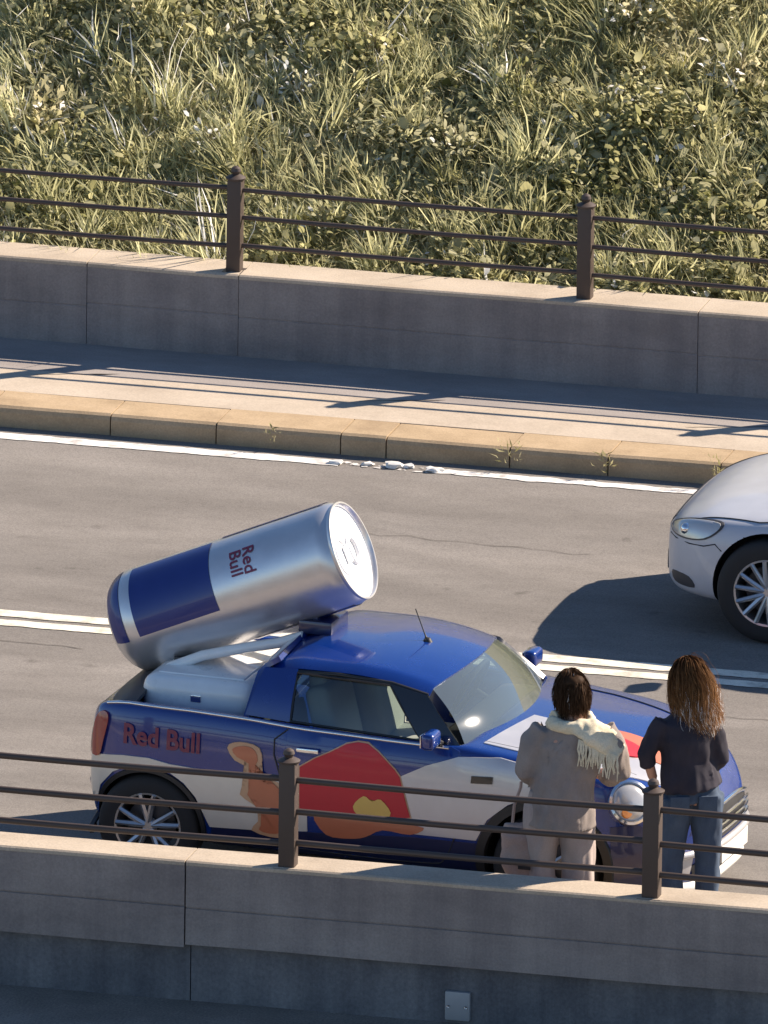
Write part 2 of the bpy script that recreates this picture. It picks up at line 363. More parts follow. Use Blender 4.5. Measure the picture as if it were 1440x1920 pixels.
railing('dark steel three-rail railing on the far wall, before the grassy bank', YW+.10, [-1.60+2.10*k for k in range(-4, 6)], (.76, .93, 1.10), 1.21, .085, .0145)
railing('dark steel three-rail railing on the foreground wall, before the blue car', NW+.07, [1.84+2.048*k for k in range(-4, 5)], (.742, .917, 1.10), 1.25, .092)

# painted lines (ragged strips 4 mm above the road)
def line(name, x0, x1, y0, y1, mat, jag=.008, z=.004, parent=None, step=.03):
    n = max(2, int((x1-x0)/step)); v = []; f = []
    for i in range(n+1):
        x = x0 + (x1-x0)*i/n
        t = jag*(mnoise.noise((x*9, y0*5, 1.3)) + .7*mnoise.noise((x*31, y0, 7)))
        b = jag*(mnoise.noise((x*9, y1*5, 4.1)) + .7*mnoise.noise((x*31, y1, 3)))
        v += [(x, y0+t, z), (x, y1+b, z)]
        if i: k = 2*i; f.append((k-2, k, k+1, k-1))
    return link(name, pyd(v, f, name), mat, parent)
ln = line('edge_line', XA, -.50, .875, .995, M['paint_white'], .012); tag(ln, kind='structure')
ln2 = line('edge_line', .02, XB, .885, .98, M['paint_white'], .020); tag(ln2, kind='structure')
for k in range(26):
    x = random.uniform(-.5, .06); y = .93+random.uniform(-.04, .04); s = random.uniform(.008, .03)
    v = [(x+s*random.uniform(.7,1.5)*math.cos(a), y+.6*s*random.uniform(.6,1.3)*math.sin(a), .004) for a in np.linspace(0, 2*math.pi, 8)[:-1]]
    link('paint_flake', pyd(v, [tuple(range(7))]), M['paint_white'], ln2)
a_ = line('centre_line', XA, XB, -2.79, -2.66, M['paint_cream'], .010); tag(a_, kind='structure')
a_ = line('centre_line', XA, XB, -2.975, -2.855, M['paint_cream'], .010); tag(a_, kind='structure')
# cracks and seams of the asphalt, children of the road; also post shadows painted on the sidewalk
def crack_or_shadow(pts, w, z=.0035, parent=road, mat=None):
    n = len(pts); v = []; f = []
    for i, (x, y) in enumerate(pts):
        ww = w*(.4+.9*abs(mnoise.noise((x*7, y*7, 2)))) * (0.15 if i in (0, n-1) else 1)
        v += [(x, y-ww, z), (x, y+ww, z)]
        if i: k = 2*i; f.append((k-2, k, k+1, k-1))
    return link('crack_or_shadow', pyd(v, f), mat or M['crack_or_shadow'], parent)
def wander(x0, y0, x1, y1, n, amp, seed):
    return [(x0+(x1-x0)*i/n + .3*amp*mnoise.noise((i*.5, seed, 1)), y0+(y1-y0)*i/n + amp*mnoise.noise((i*.35, seed, 0))) for i in range(n+1)]
crack_or_shadow(wander(-2.6, -3.25, -.9, -3.3, 30, .05, 3), .006)
crack_or_shadow(wander(2.9, -3.6, 5.2, -3.75, 40, .10, 9), .006)
crack_or_shadow(wander(-.3, -.45, 1.4, -.55, 30, .06, 14), .004)
for k in range(3):  # dark strips painted as cast shadows of the far railing posts
    xx = (-2.3, -.35, 1.6)[k]
    crack_or_shadow(wander(xx-.28, 1.85, xx+.2, 2.02, 12, .03, 21+k), .010, ZS, sidewalk_far)

# small white stones / litter by the worn part of the edge line
def lump(name, c, s, mat, seed, label, cat, grp):
    bm = bmesh.new(); bmesh.ops.create_icosphere(bm, subdivisions=2, radius=1)
    for v in bm.verts:
        d = 1+.7*mnoise.noise(v.co*1.9+Vector((seed*3.1, 0, 0)))
        v.co = Vector((v.co.x*d*s[0], v.co.y*d*s[1], (v.co.z*d+.75)*s[2]))
    o = link(name, from_bm(bm, name, 30), mat); o.location = c; tag(o, label, cat, grp); return o
for i, (px, s, lab) in enumerate([(-.52, .030, 'white broken scrap at the worn end of the long painted edge line'),
        (-.19, .040, 'largest white scrap lying in the worn gap of the edge line'),
        (-.10, .026, 'small white scrap just right of the largest one by the kerb'),
        (.06, .034, 'white scrap at the right end of the worn edge line gap'),
        (-.34, .024, 'tiny white scrap in the middle of the worn edge line gap')]):
    lump('litter_scrap', (px, .945+.02*((i*7)%3-1), .0), (s*1.5, s, s*.5), M['plate'], i, lab, 'litter', 'white scraps beside the far kerb')

# ------------------------------------------------------------------ the bank with its weeds
def hz(x, y):
    d = y-YWB
    return .36 + .48*d + .10*mnoise.noise((x*.55, y*.55, 3)) + .05*mnoise.noise((x*1.7, y*1.7, 8)) + .02*mnoise.noise((x*5, y*5, 1))
def bank():
    xs = np.linspace(-30, 30, 241); ys = np.concatenate([np.linspace(YWB+.004, 9, 60), np.linspace(9.6, 45, 30)])
    v = []; f = []
    for y in ys:
        for x in xs: v.append((x, y, hz(x, y) if y < 14 else hz(x, 14)+.35*(y-14)))
    nx = len(xs)
    for j in range(len(ys)-1):
        for i in range(nx-1): f.append((j*nx+i, j*nx+i+1, (j+1)*nx+i+1, (j+1)*nx+i))
    return tag(link('hillside', pyd(v, f, 'hillside', 180), M['soil']), kind='structure')
bank()

def leaf_cloud(name, P0, D, W, Lw, tone, curl=.25, round_=False):
    """leaves: base point, direction (unit) , side (unit), length, width, tone -> one mesh of bent diamond blades"""
    n = len(P0); Ln, Wd = Lw
    nrm = np.cross(W, D)
    def at_(f, c): return P0 + D*(Ln*f)[:,None] + nrm*(Ln*curl*c)[:,None]
    if round_:
        l1, l2, tip = at_(.28, .32), at_(.68, .40), at_(1.0, .0)
        V = np.stack([P0, l1-W*(Wd*.42)[:,None], l2-W*(Wd*.46)[:,None], tip, l2+W*(Wd*.46)[:,None], l1+W*(Wd*.42)[:,None]], 1).reshape(-1, 3); k = 6
        idx = np.arange(n)*6; F = np.stack([idx, idx+1, idx+5, idx+1, idx+2, idx+5, idx+2, idx+4, idx+5, idx+2, idx+3, idx+4], 1).reshape(-1, 3)
    else:
        mid, tip = at_(.45, .5), at_(1.0, -.35)
        V = np.stack([P0, mid-W*(Wd*.5)[:,None], tip, mid+W*(Wd*.5)[:,None]], 1).reshape(-1, 3); k = 4
        idx = np.arange(n)*4; F = np.stack([idx, idx+1, idx+3, idx+1, idx+2, idx+3], 1).reshape(-1, 3)
    me = bpy.data.meshes.new(name); me.vertices.add(len(V)); me.vertices.foreach_set('co', V.astype(np.float32).ravel())
    me.loops.add(F.size); me.loops.foreach_set('vertex_index', F.astype(np.int32).ravel())
    me.polygons.add(len(F)); me.polygons.foreach_set('loop_start', np.arange(0, F.size, 3, dtype=np.int32))
    me.update(calc_edges=True)
    at = me.attributes.new('tone', 'FLOAT', 'POINT'); at.data.foreach_set('value', np.repeat(tone, k).astype(np.float32))
    return me
def unit(a): return a/np.linalg.norm(a, axis=1)[:,None]
def scatter_pts(n, x0, x1, y0, y1):
    x = rng.uniform(x0, x1, n); y = rng.uniform(y0, y1, n)
    z = np.array([hz(a, b) for a, b in zip(x, y)])
    return np.stack([x, y, z], 1)
def pnoise(P, s, seed): return np.array([mnoise.noise((p[0]*s, p[1]*s*1.2, seed)) for p in P])

# dry and green grass blades
def grass(n, box_, name, label):
    P = scatter_pts(n, *box_)
    dry = .35 - .22*P[:,0] + .9*pnoise(P, .6, 5) - .10*(P[:,1]-3.5)           # drier on the left
    D = np.stack([rng.normal(0, .42, n), rng.normal(-.16, .45, n), np.ones(n)*.8], 1); D = unit(D)
    W = unit(np.cross(D, np.array([.35, -.1, .6])+rng.normal(0, .45, (n, 3))))
    Ln = rng.uniform(.05, .16, n)*(1+.5*np.clip(dry, -1, 1)); Wd = rng.uniform(.006, .016, n)
    lg = rng.uniform(0, 1, n) < .015; Ln[lg] *= 2.0; Wd[lg] *= 1.2; dry[lg] += .3
    tone = np.clip(.46 + .30*dry + rng.normal(0, .20, n), 0, 1)
    o = link(name, leaf_cloud(name, P, D, W, (Ln, Wd), tone, curl=.30), M['grass']); tag(o, label, 'grass', kind='stuff'); return o
grass(32000, (-3.6, 3.4, YWB+.02, 6.3), 'dry_grass', 'straw coloured and olive grass covering the bank behind the far railing')
grass(9000, (-9, 9, YWB+.02, 9.5), 'outer_grass', 'thin straw coloured grass further along the bank')
# broad weed leaves in clumps
def weeds(n, box_, name, label, mat, keep, size, tone0):
    P = scatter_pts(n, *box_)
    k = keep(P); P = P[k]; n = len(P)
    h = np.abs(rng.normal(0, .06, n)) + .14*np.clip(pnoise(P, 1.6, 12)+.3, 0, 1)
    P[:,2] += h; P[:,1] -= .02
    D = unit(np.stack([rng.normal(0, 1, n), rng.normal(-.35, .8, n), rng.normal(.25, .6, n)], 1))
    W = unit(np.cross(D, np.array([.35, -.05, .9])+rng.normal(0, .5, (n, 3))))
    Ln = rng.gamma(3.2, size/3.2, n)+.015; Wd = Ln*rng.uniform(.35, .8, n)
    tone = np.clip(tone0 + .35*pnoise(P, 1.2, 30) + rng.normal(0, .2, n), 0, 1)
    o = link(name, leaf_cloud(name, P, D, W, (Ln, Wd), tone, round_=True), mat); tag(o, label, 'weeds', kind='stuff'); return o
weeds(80000, (-3.6, 3.4, YWB+.02, 6.3), 'green_weeds', 'olive green weeds growing through the dry grass of the bank', M['leaf'],
      lambda P: (pnoise(P, .75, 21) + .10*P[:,0] + .32*rng.normal(0, 1, len(P)) > -.02), .030, .46)
weeds(40000, (-3.6, 3.4, YWB+.02, 6.3), 'pale_weeds', 'pale dry leaves scattered over the grassy bank', M['pale_leaf'],
      lambda P: (pnoise(P, .9, 44) + .3*rng.normal(0, 1, len(P)) > .02), .034, .5)
weeds(8000, (-9, 9, YWB+.02, 9.5), 'outer_weeds', 'green weeds further along the bank', M['leaf'], lambda P: np.abs(P[:,0]) > 3.2, .055, .45)
# reed-like tufts: blades fanning from a common root, each tuft with its own tone and lean
def tufts(nc, nb, box_, name, label, mat, tone0, dryk):
    C0 = scatter_pts(nc, *box_); C0[:,2] -= .01
    lean = np.stack([pnoise(C0, .8, 51)*1.1+rng.normal(0, .25, nc), rng.normal(-.28, .22, nc), np.ones(nc)], 1)
    ct_ = np.clip(tone0 + .32*pnoise(C0, 1.1, 61) - dryk*C0[:,0] + rng.normal(0, .14, nc), 0, 1); sz = rng.gamma(4, 1/4, nc)
    n = nc*nb; P = np.repeat(C0, nb, 0)+np.concatenate([rng.normal(0, .022, (n, 2)), np.zeros((n, 1))], 1)
    D = unit(unit(np.repeat(lean, nb, 0))+rng.normal(0, .42, (n, 3)))
    W = unit(np.cross(D, np.array([.45, -.25, .5])+rng.normal(0, .35, (n, 3))))
    Ln = rng.uniform(.55, 1.15, n)*np.repeat(sz, nb)*.19; Wd = rng.uniform(.005, .014, n)
    tone = np.clip(np.repeat(ct_, nb)+rng.normal(0, .10, n), 0, 1)
    o = link(name, leaf_cloud(name, P, D, W, (Ln, Wd), tone, curl=.22, round_=True), mat); tag(o, label, 'reeds', kind='stuff'); return o
tufts(1700, 32, (-3.6, 3.4, YWB+.02, 6.3), 'reed_tufts', 'yellow-green reed tufts covering the bank behind the far railing', M['reed'], .56, .06)
tufts(900, 22, (-9, 9, YWB+.02, 9.5), 'outer_reeds', 'yellow-green reed tufts further along the bank', M['reed'], .50, .02)
# single plants that stand out
def plant(c, r, n, h, lsize, mat, label, tone0=.6, name='weed_plant', upright=.3):
    x, y = c; z = hz(x, y)+.05
    e = empty(name, (x, y, z)); tag(e, label, 'plant', 'single weeds that stand out on the bank')
    P = np.stack([rng.normal(0, r*.45, n), rng.normal(0, r*.45, n), np.abs(rng.normal(0, h*.5, n))+.02], 1)
    D = unit(P*np.array([1, 1, upright*2])+np.stack([rng.normal(0, .3*r, n), rng.normal(0, .3*r, n)-.3*r, rng.normal(.2*r, .4*r, n)], 1))
    W = unit(np.cross(D, np.array([.3, -.1, .7])+rng.normal(0, .5, (n, 3))))
    Ln = rng.uniform(.5, 1.1, n)*lsize*.9; Wd = Ln*rng.uniform(.35, .65, n)
    link('foliage', leaf_cloud('foliage', P, D, W, (Ln, Wd), np.clip(tone0+rng.normal(0, .2, n), 0, 1), round_=(mat is not M['grass'])), mat, e)
    bm = bmesh.new()
    for k in range(7):
        a = random.uniform(0, 6.28); q = random.uniform(.3, .9)
        ring_tube(bm, [(0, 0, -.03), (r*.25*q*math.cos(a), r*.25*q*math.sin(a), h*.45), (r*.6*q*math.cos(a), r*.6*q*math.sin(a), h*random.uniform(.8, 1.25))], [.006, .004, .002], 5)
    link('stem', from_bm(bm, 'stem', 60), M['twig'], e)
    return e
def atpx(x, y, zoff=.05):
    """a spot on the bank, found by walking the sight line of a photograph pixel"""
    f = 327.0*DIST; d = fw + rr*((x-720)/f) - uu*((y-960)/f); p = -fw*DIST
    t = 185.0
    while t < 235:
        q = p + d*t
        if q.y > YWB and q.z < hz(q.x, q.y)+zoff: return q.x, q.y
        t += .05
    return q.x, q.y
PL = [((850, 300), .16, 150, .16, .075, 'pale_leaf', 'pale broad-leaved weed clump left of the right far post', .75),
      ((1065, 350), .15, 130, .14, .085, 'pale_leaf', 'pale grey-green weed with large leaves just above the right far post', .7),
      ((1380, 170), .20, 110, .20, .10, 'grass', 'bleached dry branchy weed at the upper right of the bank', .85),
      ((75, 260), .18, 150, .24, .10, 'grass', 'tan dry stalks standing at the far left of the bank', .6),
      ((560, 190), .12, 90, .15, .06, 'pale_leaf', 'whitish sprig in the upper middle of the bank', .9),
      ((395, 290), .14, 110, .14, .06, 'pale_leaf', 'light sprig above the left far post', .85),
      ((700, 120), .17, 140, .20, .07, 'leaf', 'tall olive weed near the top middle of the bank', .6),
      ((1180, 60), .15, 110, .18, .08, 'grass', 'straw coloured tuft at the top right of the bank', .9),
      ((250, 60), .14, 120, .20, .07, 'grass', 'straw coloured tuft at the top left of the bank', .75),
      ((980, 190), .17, 150, .15, .07, 'leaf', 'dark green weed clump in the right half of the bank', .25),
      ((1250, 400), .13, 110, .14, .06, 'pale_leaf', 'pale weed between the far rails at the right edge', .8),
      ((610, 430), .13, 110, .13, .06, 'pale_leaf', 'pale weed seen through the middle far rails', .7)]
for px, r, n, h, ls, mt, lab, t0 in PL: plant(atpx(*px), r, n, h, ls, M[mt], lab, t0)
# kerb weeds
for (x, y, z, lab) in [(-.945, 1.115, .05, 'dry little weed growing on the far kerb face above the worn line'), (.456, 1.115, .06, 'small dark weed in a joint of the far kerb, middle of the picture'),
                    (1.04, 1.105, .04, 'widest dry weed tuft at the foot of the far kerb'), (1.707, 1.115, .09, 'small dark weed on the far kerb above the silver car')]:
    e = empty('kerb_weed', (x, y-.01, .0)); tag(e, lab, 'weed', 'weeds in the far kerb joints')
    n = int(rng.integers(14, 34)); kw = rng.uniform(.6, 1.5); P = np.stack([rng.normal(0, .03*kw, n), -np.abs(rng.normal(0, .014, n)), rng.uniform(.0, .12, n)+z*.6], 1)
    D = unit(np.stack([rng.normal(0, .6, n), rng.normal(-.25, .25, n), np.abs(rng.normal(.7, .4, n))], 1)); W = unit(np.cross(D, rng.normal(0, 1, (n, 3))))
    link('leaves', leaf_cloud('leaves', P, D, W, (rng.uniform(.025, .07, n)*kw, rng.uniform(.004, .012, n)), rng.uniform(0, .5, n)), M['grass'], e)

# ------------------------------------------------------------------ car building
def loft_car(stations):
    """stations: (x, [(y,z)...12 points from bottom centre round to top centre])"""
    bm = bmesh.new(); rings = []
    for x, pts in stations:
        full = [(y, z) for y, z in pts] + [(-y, z) for y, z in pts[-2:0:-1]]
        rings.append([bm.verts.new((x, -y, z)) for y, z in full])
    n = len(rings[0])
    for a, b in zip(rings, rings[1:]):
        for k in range(n): bm.faces.new((a[k], a[(k+1)%n], b[(k+1)%n], b[k]))
    bm.faces.new(rings[0]); bm.faces.new(rings[-1])
    return from_bm(bm, 'body')
def finish_body(me, arches, ay, mat, well, sub=2):
    o = bpy.data.objects.new('tmp', me); col.objects.link(o)
    s = o.modifiers.new('s', 'SUBSURF'); s.levels = sub; s.render_levels = sub
    cutters = []
    for (x, z, r) in arches:
        for sg in (-1, 1):
            bm = bmesh.new(); bmesh.ops.create_cone(bm, cap_ends=True, segments=56, radius1=r, radius2=r, depth=.34)
            bmesh.ops.transform(bm, matrix=Matrix.Translation((x, sg*(ay-.02), z)) @ Matrix.Rotation(R(90), 4, 'X'), verts=bm.verts)
            c = bpy.data.objects.new('cut', from_bm(bm)); col.objects.link(c); cutters.append(c)
            b = o.modifiers.new('b', 'BOOLEAN'); b.operation = 'DIFFERENCE'; b.object = c; b.solver = 'EXACT'
    res = evald(o)
    for c in cutters: bpy.data.objects.remove(c)
    bpy.data.objects.remove(o)
    res.materials.clear(); res.materials.append(mat); res.materials.append(well)
    for p in res.polygons:
        c = p.center
        p.material_index = 0
        for (x, z, r) in arches:
            if (c.x-x)**2 + (c.z-z)**2 < (r*1.003)**2 and abs(c.y) < ay+.2 and abs(c.y) > ay-.25: p.material_index = 1
    smooth(res, 38)
    return res
class Skin:
    """projects flat outlines on to a body mesh"""
    def __init__(s, me): s.bvh = BVHTree.FromPolygons([v.co for v in me.vertices], [tuple(p.vertices) for p in me.polygons])
    def hit(s, p, ax, off):
        o = Vector(p); d = {'y-': Vector((0,1,0)), 'y+': Vector((0,-1,0)), 'z': Vector((0,0,-1)), 'x+': Vector((-1,0,0)), 'x-': Vector((1,0,0))}[ax]
        h, nn, i, dist = s.bvh.ray_cast(o - d*6, d)
        if h is None: return None
        if nn.dot(d) > 0: nn = -nn
        return h + nn*off
    def decal(s, name, poly, ax, off, mat, parent, maxlen=.05, thick=True):
        def P3(a, b):
            return (a, 0, b) if ax[0] == 'y' else ((a, b, 0) if ax == 'z' else (0, a, b))
        bm = bmesh.new(); bm.faces.new([bm.verts.new(P3(*p)) for p in poly])
        bmesh.ops.triangulate(bm, faces=bm.faces)
        for _ in range(6):
            es = [e for e in bm.edges if e.calc_length() > maxlen]
            if not es: break
            bmesh.ops.subdivide_edges(bm, edges=es, cuts=1); bmesh.ops.triangulate(bm, faces=[f for f in bm.faces if len(f.verts) > 3])
        bad = []
        for v in bm.verts:
            h = s.hit(v.co, ax, off)
            if h is None: bad.append(v)
            else: v.co = h
        bmesh.ops.delete(bm, geom=bad, context='VERTS')
        if thick:
            ed = [e for e in bm.edges if e.is_boundary]
            r = bmesh.ops.extrude_edge_only(bm, edges=ed)
            cen = Vector((0,0,.5))
            for v in [g for g in r['geom'] if isinstance(g, bmesh.types.BMVert)]:
                inw = {'y-': Vector((0,1,0)), 'y+': Vector((0,-1,0)), 'z': Vector((0,0,-1)), 'x+': Vector((-1,0,0)), 'x-': Vector((1,0,0))}[ax]
                v.co += inw*(off+.002)
        return link(name, from_bm(bm, name, 45), mat, parent)
    def project_mesh(s, me, ax, off):
        for v in me.vertices:
            h = s.hit(v.co, ax, off)
            if h: v.co = h
        me.update(); return me
def smooth_poly(pts, n=4):
    out = []; k = len(pts)
    for i in range(k):
        p0, p1, p2, p3 = [Vector((*pts[(i+j-1) % k], 0)) for j in range(4)]
        for t in np.linspace(0, 1, n, endpoint=False):
            q = .5*((2*p1)+(p2-p0)*t+(2*p0-5*p1+4*p2-p3)*t*t+(3*p1-p0-3*p2+p3)*t**3); out.append((q.x, q.y))
    return out
def text_mesh(s, size, bold=0.0, align='LEFT', spacing=1.0, xs=1.0):
    cu = bpy.data.curves.new('t', 'FONT'); cu.body = s; cu.size = size; cu.offset = bold; cu.align_x = align; cu.space_line = spacing; cu.resolution_u = 3
    o = bpy.data.objects.new('t', cu); col.objects.link(o); me = evald(o); bpy.data.objects.remove(o)
    for v in me.vertices: v.co.x *= xs
    bm = bmesh.new(); bm.from_mesh(me); bmesh.ops.triangulate(bm, faces=bm.faces)
    for _ in range(3):
        es = [e for e in bm.edges if e.calc_length() > .05]
        if not es: break
        bmesh.ops.subdivide_edges(bm, edges=es, cuts=1); bmesh.ops.triangulate(bm, faces=[f for f in bm.faces if len(f.verts) > 3])
    bm.to_mesh(me); bm.free(); me.materials.clear()
    return me
def make_wheel(parent, loc, sgn, r=.295, w=.19, twin=5, spoke_mat=None, rf=.67):
    """axis along y; sgn = outer side direction"""
    bm = bmesh.new(); h = w/2
    lathe(bm, [(r*(rf-.01), -h), (r*.80, -h*1.06), (r*.93, -h*.98), (r*.985, -h*.75), (r, -h*.3), (r, h*.3), (r*.985, h*.75), (r*.93, h*.98), (r*.80, h*1.06), (r*(rf-.01), h), (r*(rf-.03), h*.6), (r*(rf-.03), -h*.6)], 48, close=True)
    t = link('wheel', from_bm(bm, 'tyre', 50), M['rubber'], parent); t.location = loc
    bm = bmesh.new()
    lathe(bm, [(r*rf, sgn*h*.98), (r*(rf-.05), sgn*h*.95), (r*(rf-.07), sgn*h*.6), (r*(rf-.09), -sgn*h*.8)], 40)
    lathe(bm, [(0, sgn*h*.88), (r*.09, sgn*h*.88), (r*.12, sgn*h*.80), (r*.16, sgn*h*.55)], 20)
    for k in range(twin):
        for off in (-.22, .22):
            a = 2*math.pi*k/twin + .35; b = a+off
            p0 = Vector((r*.08*math.cos(a), sgn*h*.72, r*.08*math.sin(a))); p1 = Vector((r*(rf-.04)*math.cos(b), sgn*h*.86, r*(rf-.04)*math.sin(b)))
            ring_tube(bm, [p0, p0.lerp(p1, .5)+Vector((0, sgn*.006, 0)), p1], [(.020, .018), (.019, .016), (.026, .014)], 6)
    link('rim', from_bm(bm, 'rim', 40), spoke_mat or M['alloy'], t)
    bm = bmesh.new(); lathe(bm, [(0, sgn*h*.25), (r*.46, sgn*h*.25), (r*.48, sgn*h*.2), (r*.48, 0), (0, 0)], 32); link('brake_disc', from_bm(bm, 'disc', 40), M['deck'], t)
    return t
def interp(x, tab):
    xs = [t[0] for t in tab]; ys = [t[1] for t in tab]; return float(np.interp(x, xs, ys))

# ------------------------------------------------------------------ the blue promotional car
CAR = (1.919, -6.978, 0.0); CYAW = R(-4)
car = empty('small_car', CAR, CYAW)
tag(car, 'small blue and silver open-back car carrying a giant drink can on its roof', 'car')
Wt = [(-1.635,.55), (-1.62,.66), (-1.585,.745), (-1.52,.795), (-1.40,.825), (-1.2,.84), (-.8,.843), (0,.845), (.8,.843), (1.15,.836), (1.30,.815), (1.45,.765), (1.58,.69), (1.70,.59), (1.79,.47), (1.85,.34), (1.875,.22)]
ZSt = [(-1.635,.74), (-1.62,.85), (-1.585,.925), (-1.52,.97), (-1.40,.995), (-1.0,.99), (-.64,.975), (-.36,.955), (.13,.94), (.56,.93), (.8,.905), (1.15,.865), (1.30,.84), (1.45,.80), (1.58,.75), (1.70,.68), (1.79,.60), (1.85,.53), (1.875,.48)]
ZBt = [(-1.635,.42), (-1.62,.34), (-1.585,.28), (-1.5,.22), (-1.2,.19), (1.2,.16), (1.58,.13), (1.70,.125), (1.79,.14), (1.85,.19), (1.875,.25)]
st = []
for x in (-1.635,-1.62,-1.585,-1.545,-1.48,-1.40,-1.2,-1.0,-.8,-.69,-.66,-.5,-.2,.1,.35,.52,.56,.62,.75,.95,1.15,1.3,1.45,1.58,1.70,1.79,1.85,1.875):
    w, zs, zb = interp(x, Wt), interp(x, ZSt), interp(x, ZBt)
    hgt = zs-zb
    def Z(z): return min(max(z, zb+.03), zs-.05)
    pts = [(0, zb), (.72*w, zb), (.93*w, zb+.035*min(1, hgt)), (.985*w, zb+.20*hgt), (w, zb+.40*hgt), (.998*w, zb+.60*hgt), (.985*w, zb+.80*hgt), (.965*w, zb+.93*hgt), (.93*w, zs)]
    if x < -1.53:      top = [(.84*w, zs-.004), (.5*w, zs-.005), (0, zs-.005)]
    elif x < -.67:     top = [(.86*w, zs-.012), (.845*w, .86), (0, .86)]
    elif x < .54:      top = [(.87*w, zs-.005), (.855*w, .46), (0, .46)]
    else:
        cr = .035 if x < 1.6 else .02
        top = [(.84*w, zs+.004), (.5*w, zs+cr*.75), (0, zs+cr)]
    st.append((x, pts+top))
AX = 1.2335; FX = 1.06
body_me = finish_body(loft_car(st), [(-AX, .30, .318), (FX, .30, .345)], .80, M['blue'], M['well'])
body = link('body', body_me, None, car)
sk = Skin(body_me)
# sills in navy, doors, livery (near side is y-, far side y+)
RED = [(-.345,.735), (-.26,.79), (-.177,.831), (-.084,.884), (-.02,.899), (.039,.896), (.10,.86), (.149,.819), (.20,.775), (.233,.736), (.262,.63), (.30,.515), (.20,.49), (.076,.476), (-.11,.472), (-.25,.472), (-.342,.478)]
for ax in ('y-', 'y+'):
    sk.decal('sill', [(-.89,.205), (.70,.195), (.69,.40), (.30,.40), (-.86,.33)], ax, .006, M['navy'], car, .07)
    d = sk.decal('door', smooth_poly([(-.43,.93), (-.445,.60), (-.42,.30), (-.3,.255), (.35,.25), (.50,.30), (.585,.55), (.585,.76), (.56,.905), (.3,.92)], 3), ax, .004, M['blue'], car, .06)
    dp = smooth_poly([(-.43,.93), (-.445,.60), (-.42,.30), (-.3,.255), (.35,.25), (.50,.30), (.585,.55), (.585,.76), (.56,.905)], 4)
    gp = [sk.hit((x, 0, z), ax, .0035) for x, z in dp[:-4]]; tube('door_gap', [p for p in gp if p], .0045, M['black'], d, 6)
    sk.decal('livery_panel', [(-1.585,.66), (-1.50,.678), (-1.38,.692), (-1.23,.694), (-1.10,.672), (-.96,.664), (-.60,.648), (-.30,.632), (-.30,.37), (-.60,.345), (-.87,.335), (-.905,.42), (-.95,.50), (-1.02,.575), (-1.11,.63), (-1.22,.648), (-1.34,.64), (-1.44,.59), (-1.52,.50), (-1.545,.40), (-1.575,.42), (-1.60,.48), (-1.60,.58)], ax, .009, M['cream'], car, .05)
    sk.decal('livery_panel', [(.20,.72), (.381,.812), (.565,.876), (.80,.885), (1.12,.83), (1.12,.72), (1.00,.70), (.86,.64), (.745,.545), (.70,.50), (.68,.42), (.28,.42)], ax, .009, M['silver'], car, .05)
    rc = (-.02, .66); sk.decal('emblem', [(rc[0]+(x-rc[0])*1.028, rc[1]+(z-rc[1])*1.03) for x, z in RED], ax, .011, M['paleorange'], car, .05)
    sk.decal('emblem', RED, ax, .0145, M['red'], car, .05)
    sk.decal('emblem', smooth_poly([(-.03,.545), (.03,.61), (.08,.585), (.13,.60), (.19,.53), (.14,.487), (.02,.487)], 3), ax, .018, M['yellow'], car, .05, False)
    sk.decal('emblem', smooth_poly([(-.26,.475), (-.10,.485), (.05,.47), (.22,.475), (.38,.462), (.30,.415), (.14,.425), (.04,.375), (-.06,.355), (-.19,.365)], 3), ax, .013, M['orange'], car, .05)
    # the second figure: head, neck, forelegs
    hp = [(-.77,.80), (-.735,.832), (-.66,.838), (-.585,.815), (-.565,.745), (-.585,.70), (-.56,.66), (-.47,.635), (-.40,.60), (-.40,.49), (-.425,.46), (-.405,.40), (-.42,.325), (-.52,.315), (-.625,.345), (-.585,.40), (-.565,.46), (-.62,.50), (-.69,.545), (-.66,.60), (-.65,.66), (-.665,.71), (-.725,.735)]
    sk.decal('emblem', smooth_poly(hp, 2), ax, .013, M['paleorange'], car, .05)
    ip = [(-.74,.795), (-.70,.815), (-.645,.818), (-.605,.795), (-.59,.745), (-.612,.70), (-.59,.645), (-.49,.61), (-.43,.575), (-.43,.51), (-.455,.46), (-.435,.40), (-.45,.35), (-.52,.338), (-.58,.355), (-.545,.41), (-.53,.475), (-.60,.525), (-.645,.55), (-.625,.60), (-.62,.665), (-.64,.725), (-.71,.755)]
    sk.decal('emblem', smooth_poly(ip, 2), ax, .017, M['orange'], car, .05)
    mk = sk.decal('side_marker', [(.645,.742), (.768,.748), (.77,.786), (.648,.782)], ax, .018, M['gloss_black'], car)
    tl = sk.decal('tail_lamp', smooth_poly([(-1.585,.675), (-1.525,.67), (-1.50,.76), (-1.475,.88), (-1.50,.915), (-1.545,.89), (-1.575,.80)], 3), ax, .016, M['taillight'], car, .03)
    tm = text_mesh('Red Bull', .155, .004, xs=.88)
    for v in tm.vertices: v.co = Vector((-1.385+v.co.x, 0, .765+v.co.y-.03*v.co.x)) if ax == 'y-' else Vector((-.83-v.co.x, 0, .765+v.co.y))
    sk.project_mesh(tm, ax, .012); link('lettering', tm, M['darkred'], car)
    # belt strip
    pts = []
    for x in np.linspace(-1.50, .50, 30):
        zz = interp(x, ZSt)-.018; h = sk.hit((x, 0, zz), ax, .004)
        if h: pts.append(h)
    tube('belt_trim', pts, .010, M['chrome'], car, 8)
    # handle on the door
    h = sk.hit((-.30, 0, .83), ax, .03)
    bm = bmesh.new(); add_box(bm, h, (.13, .022, .026), .009); hh = link('door_handle', from_bm(bm, 'h', 40), M['chrome'], d)
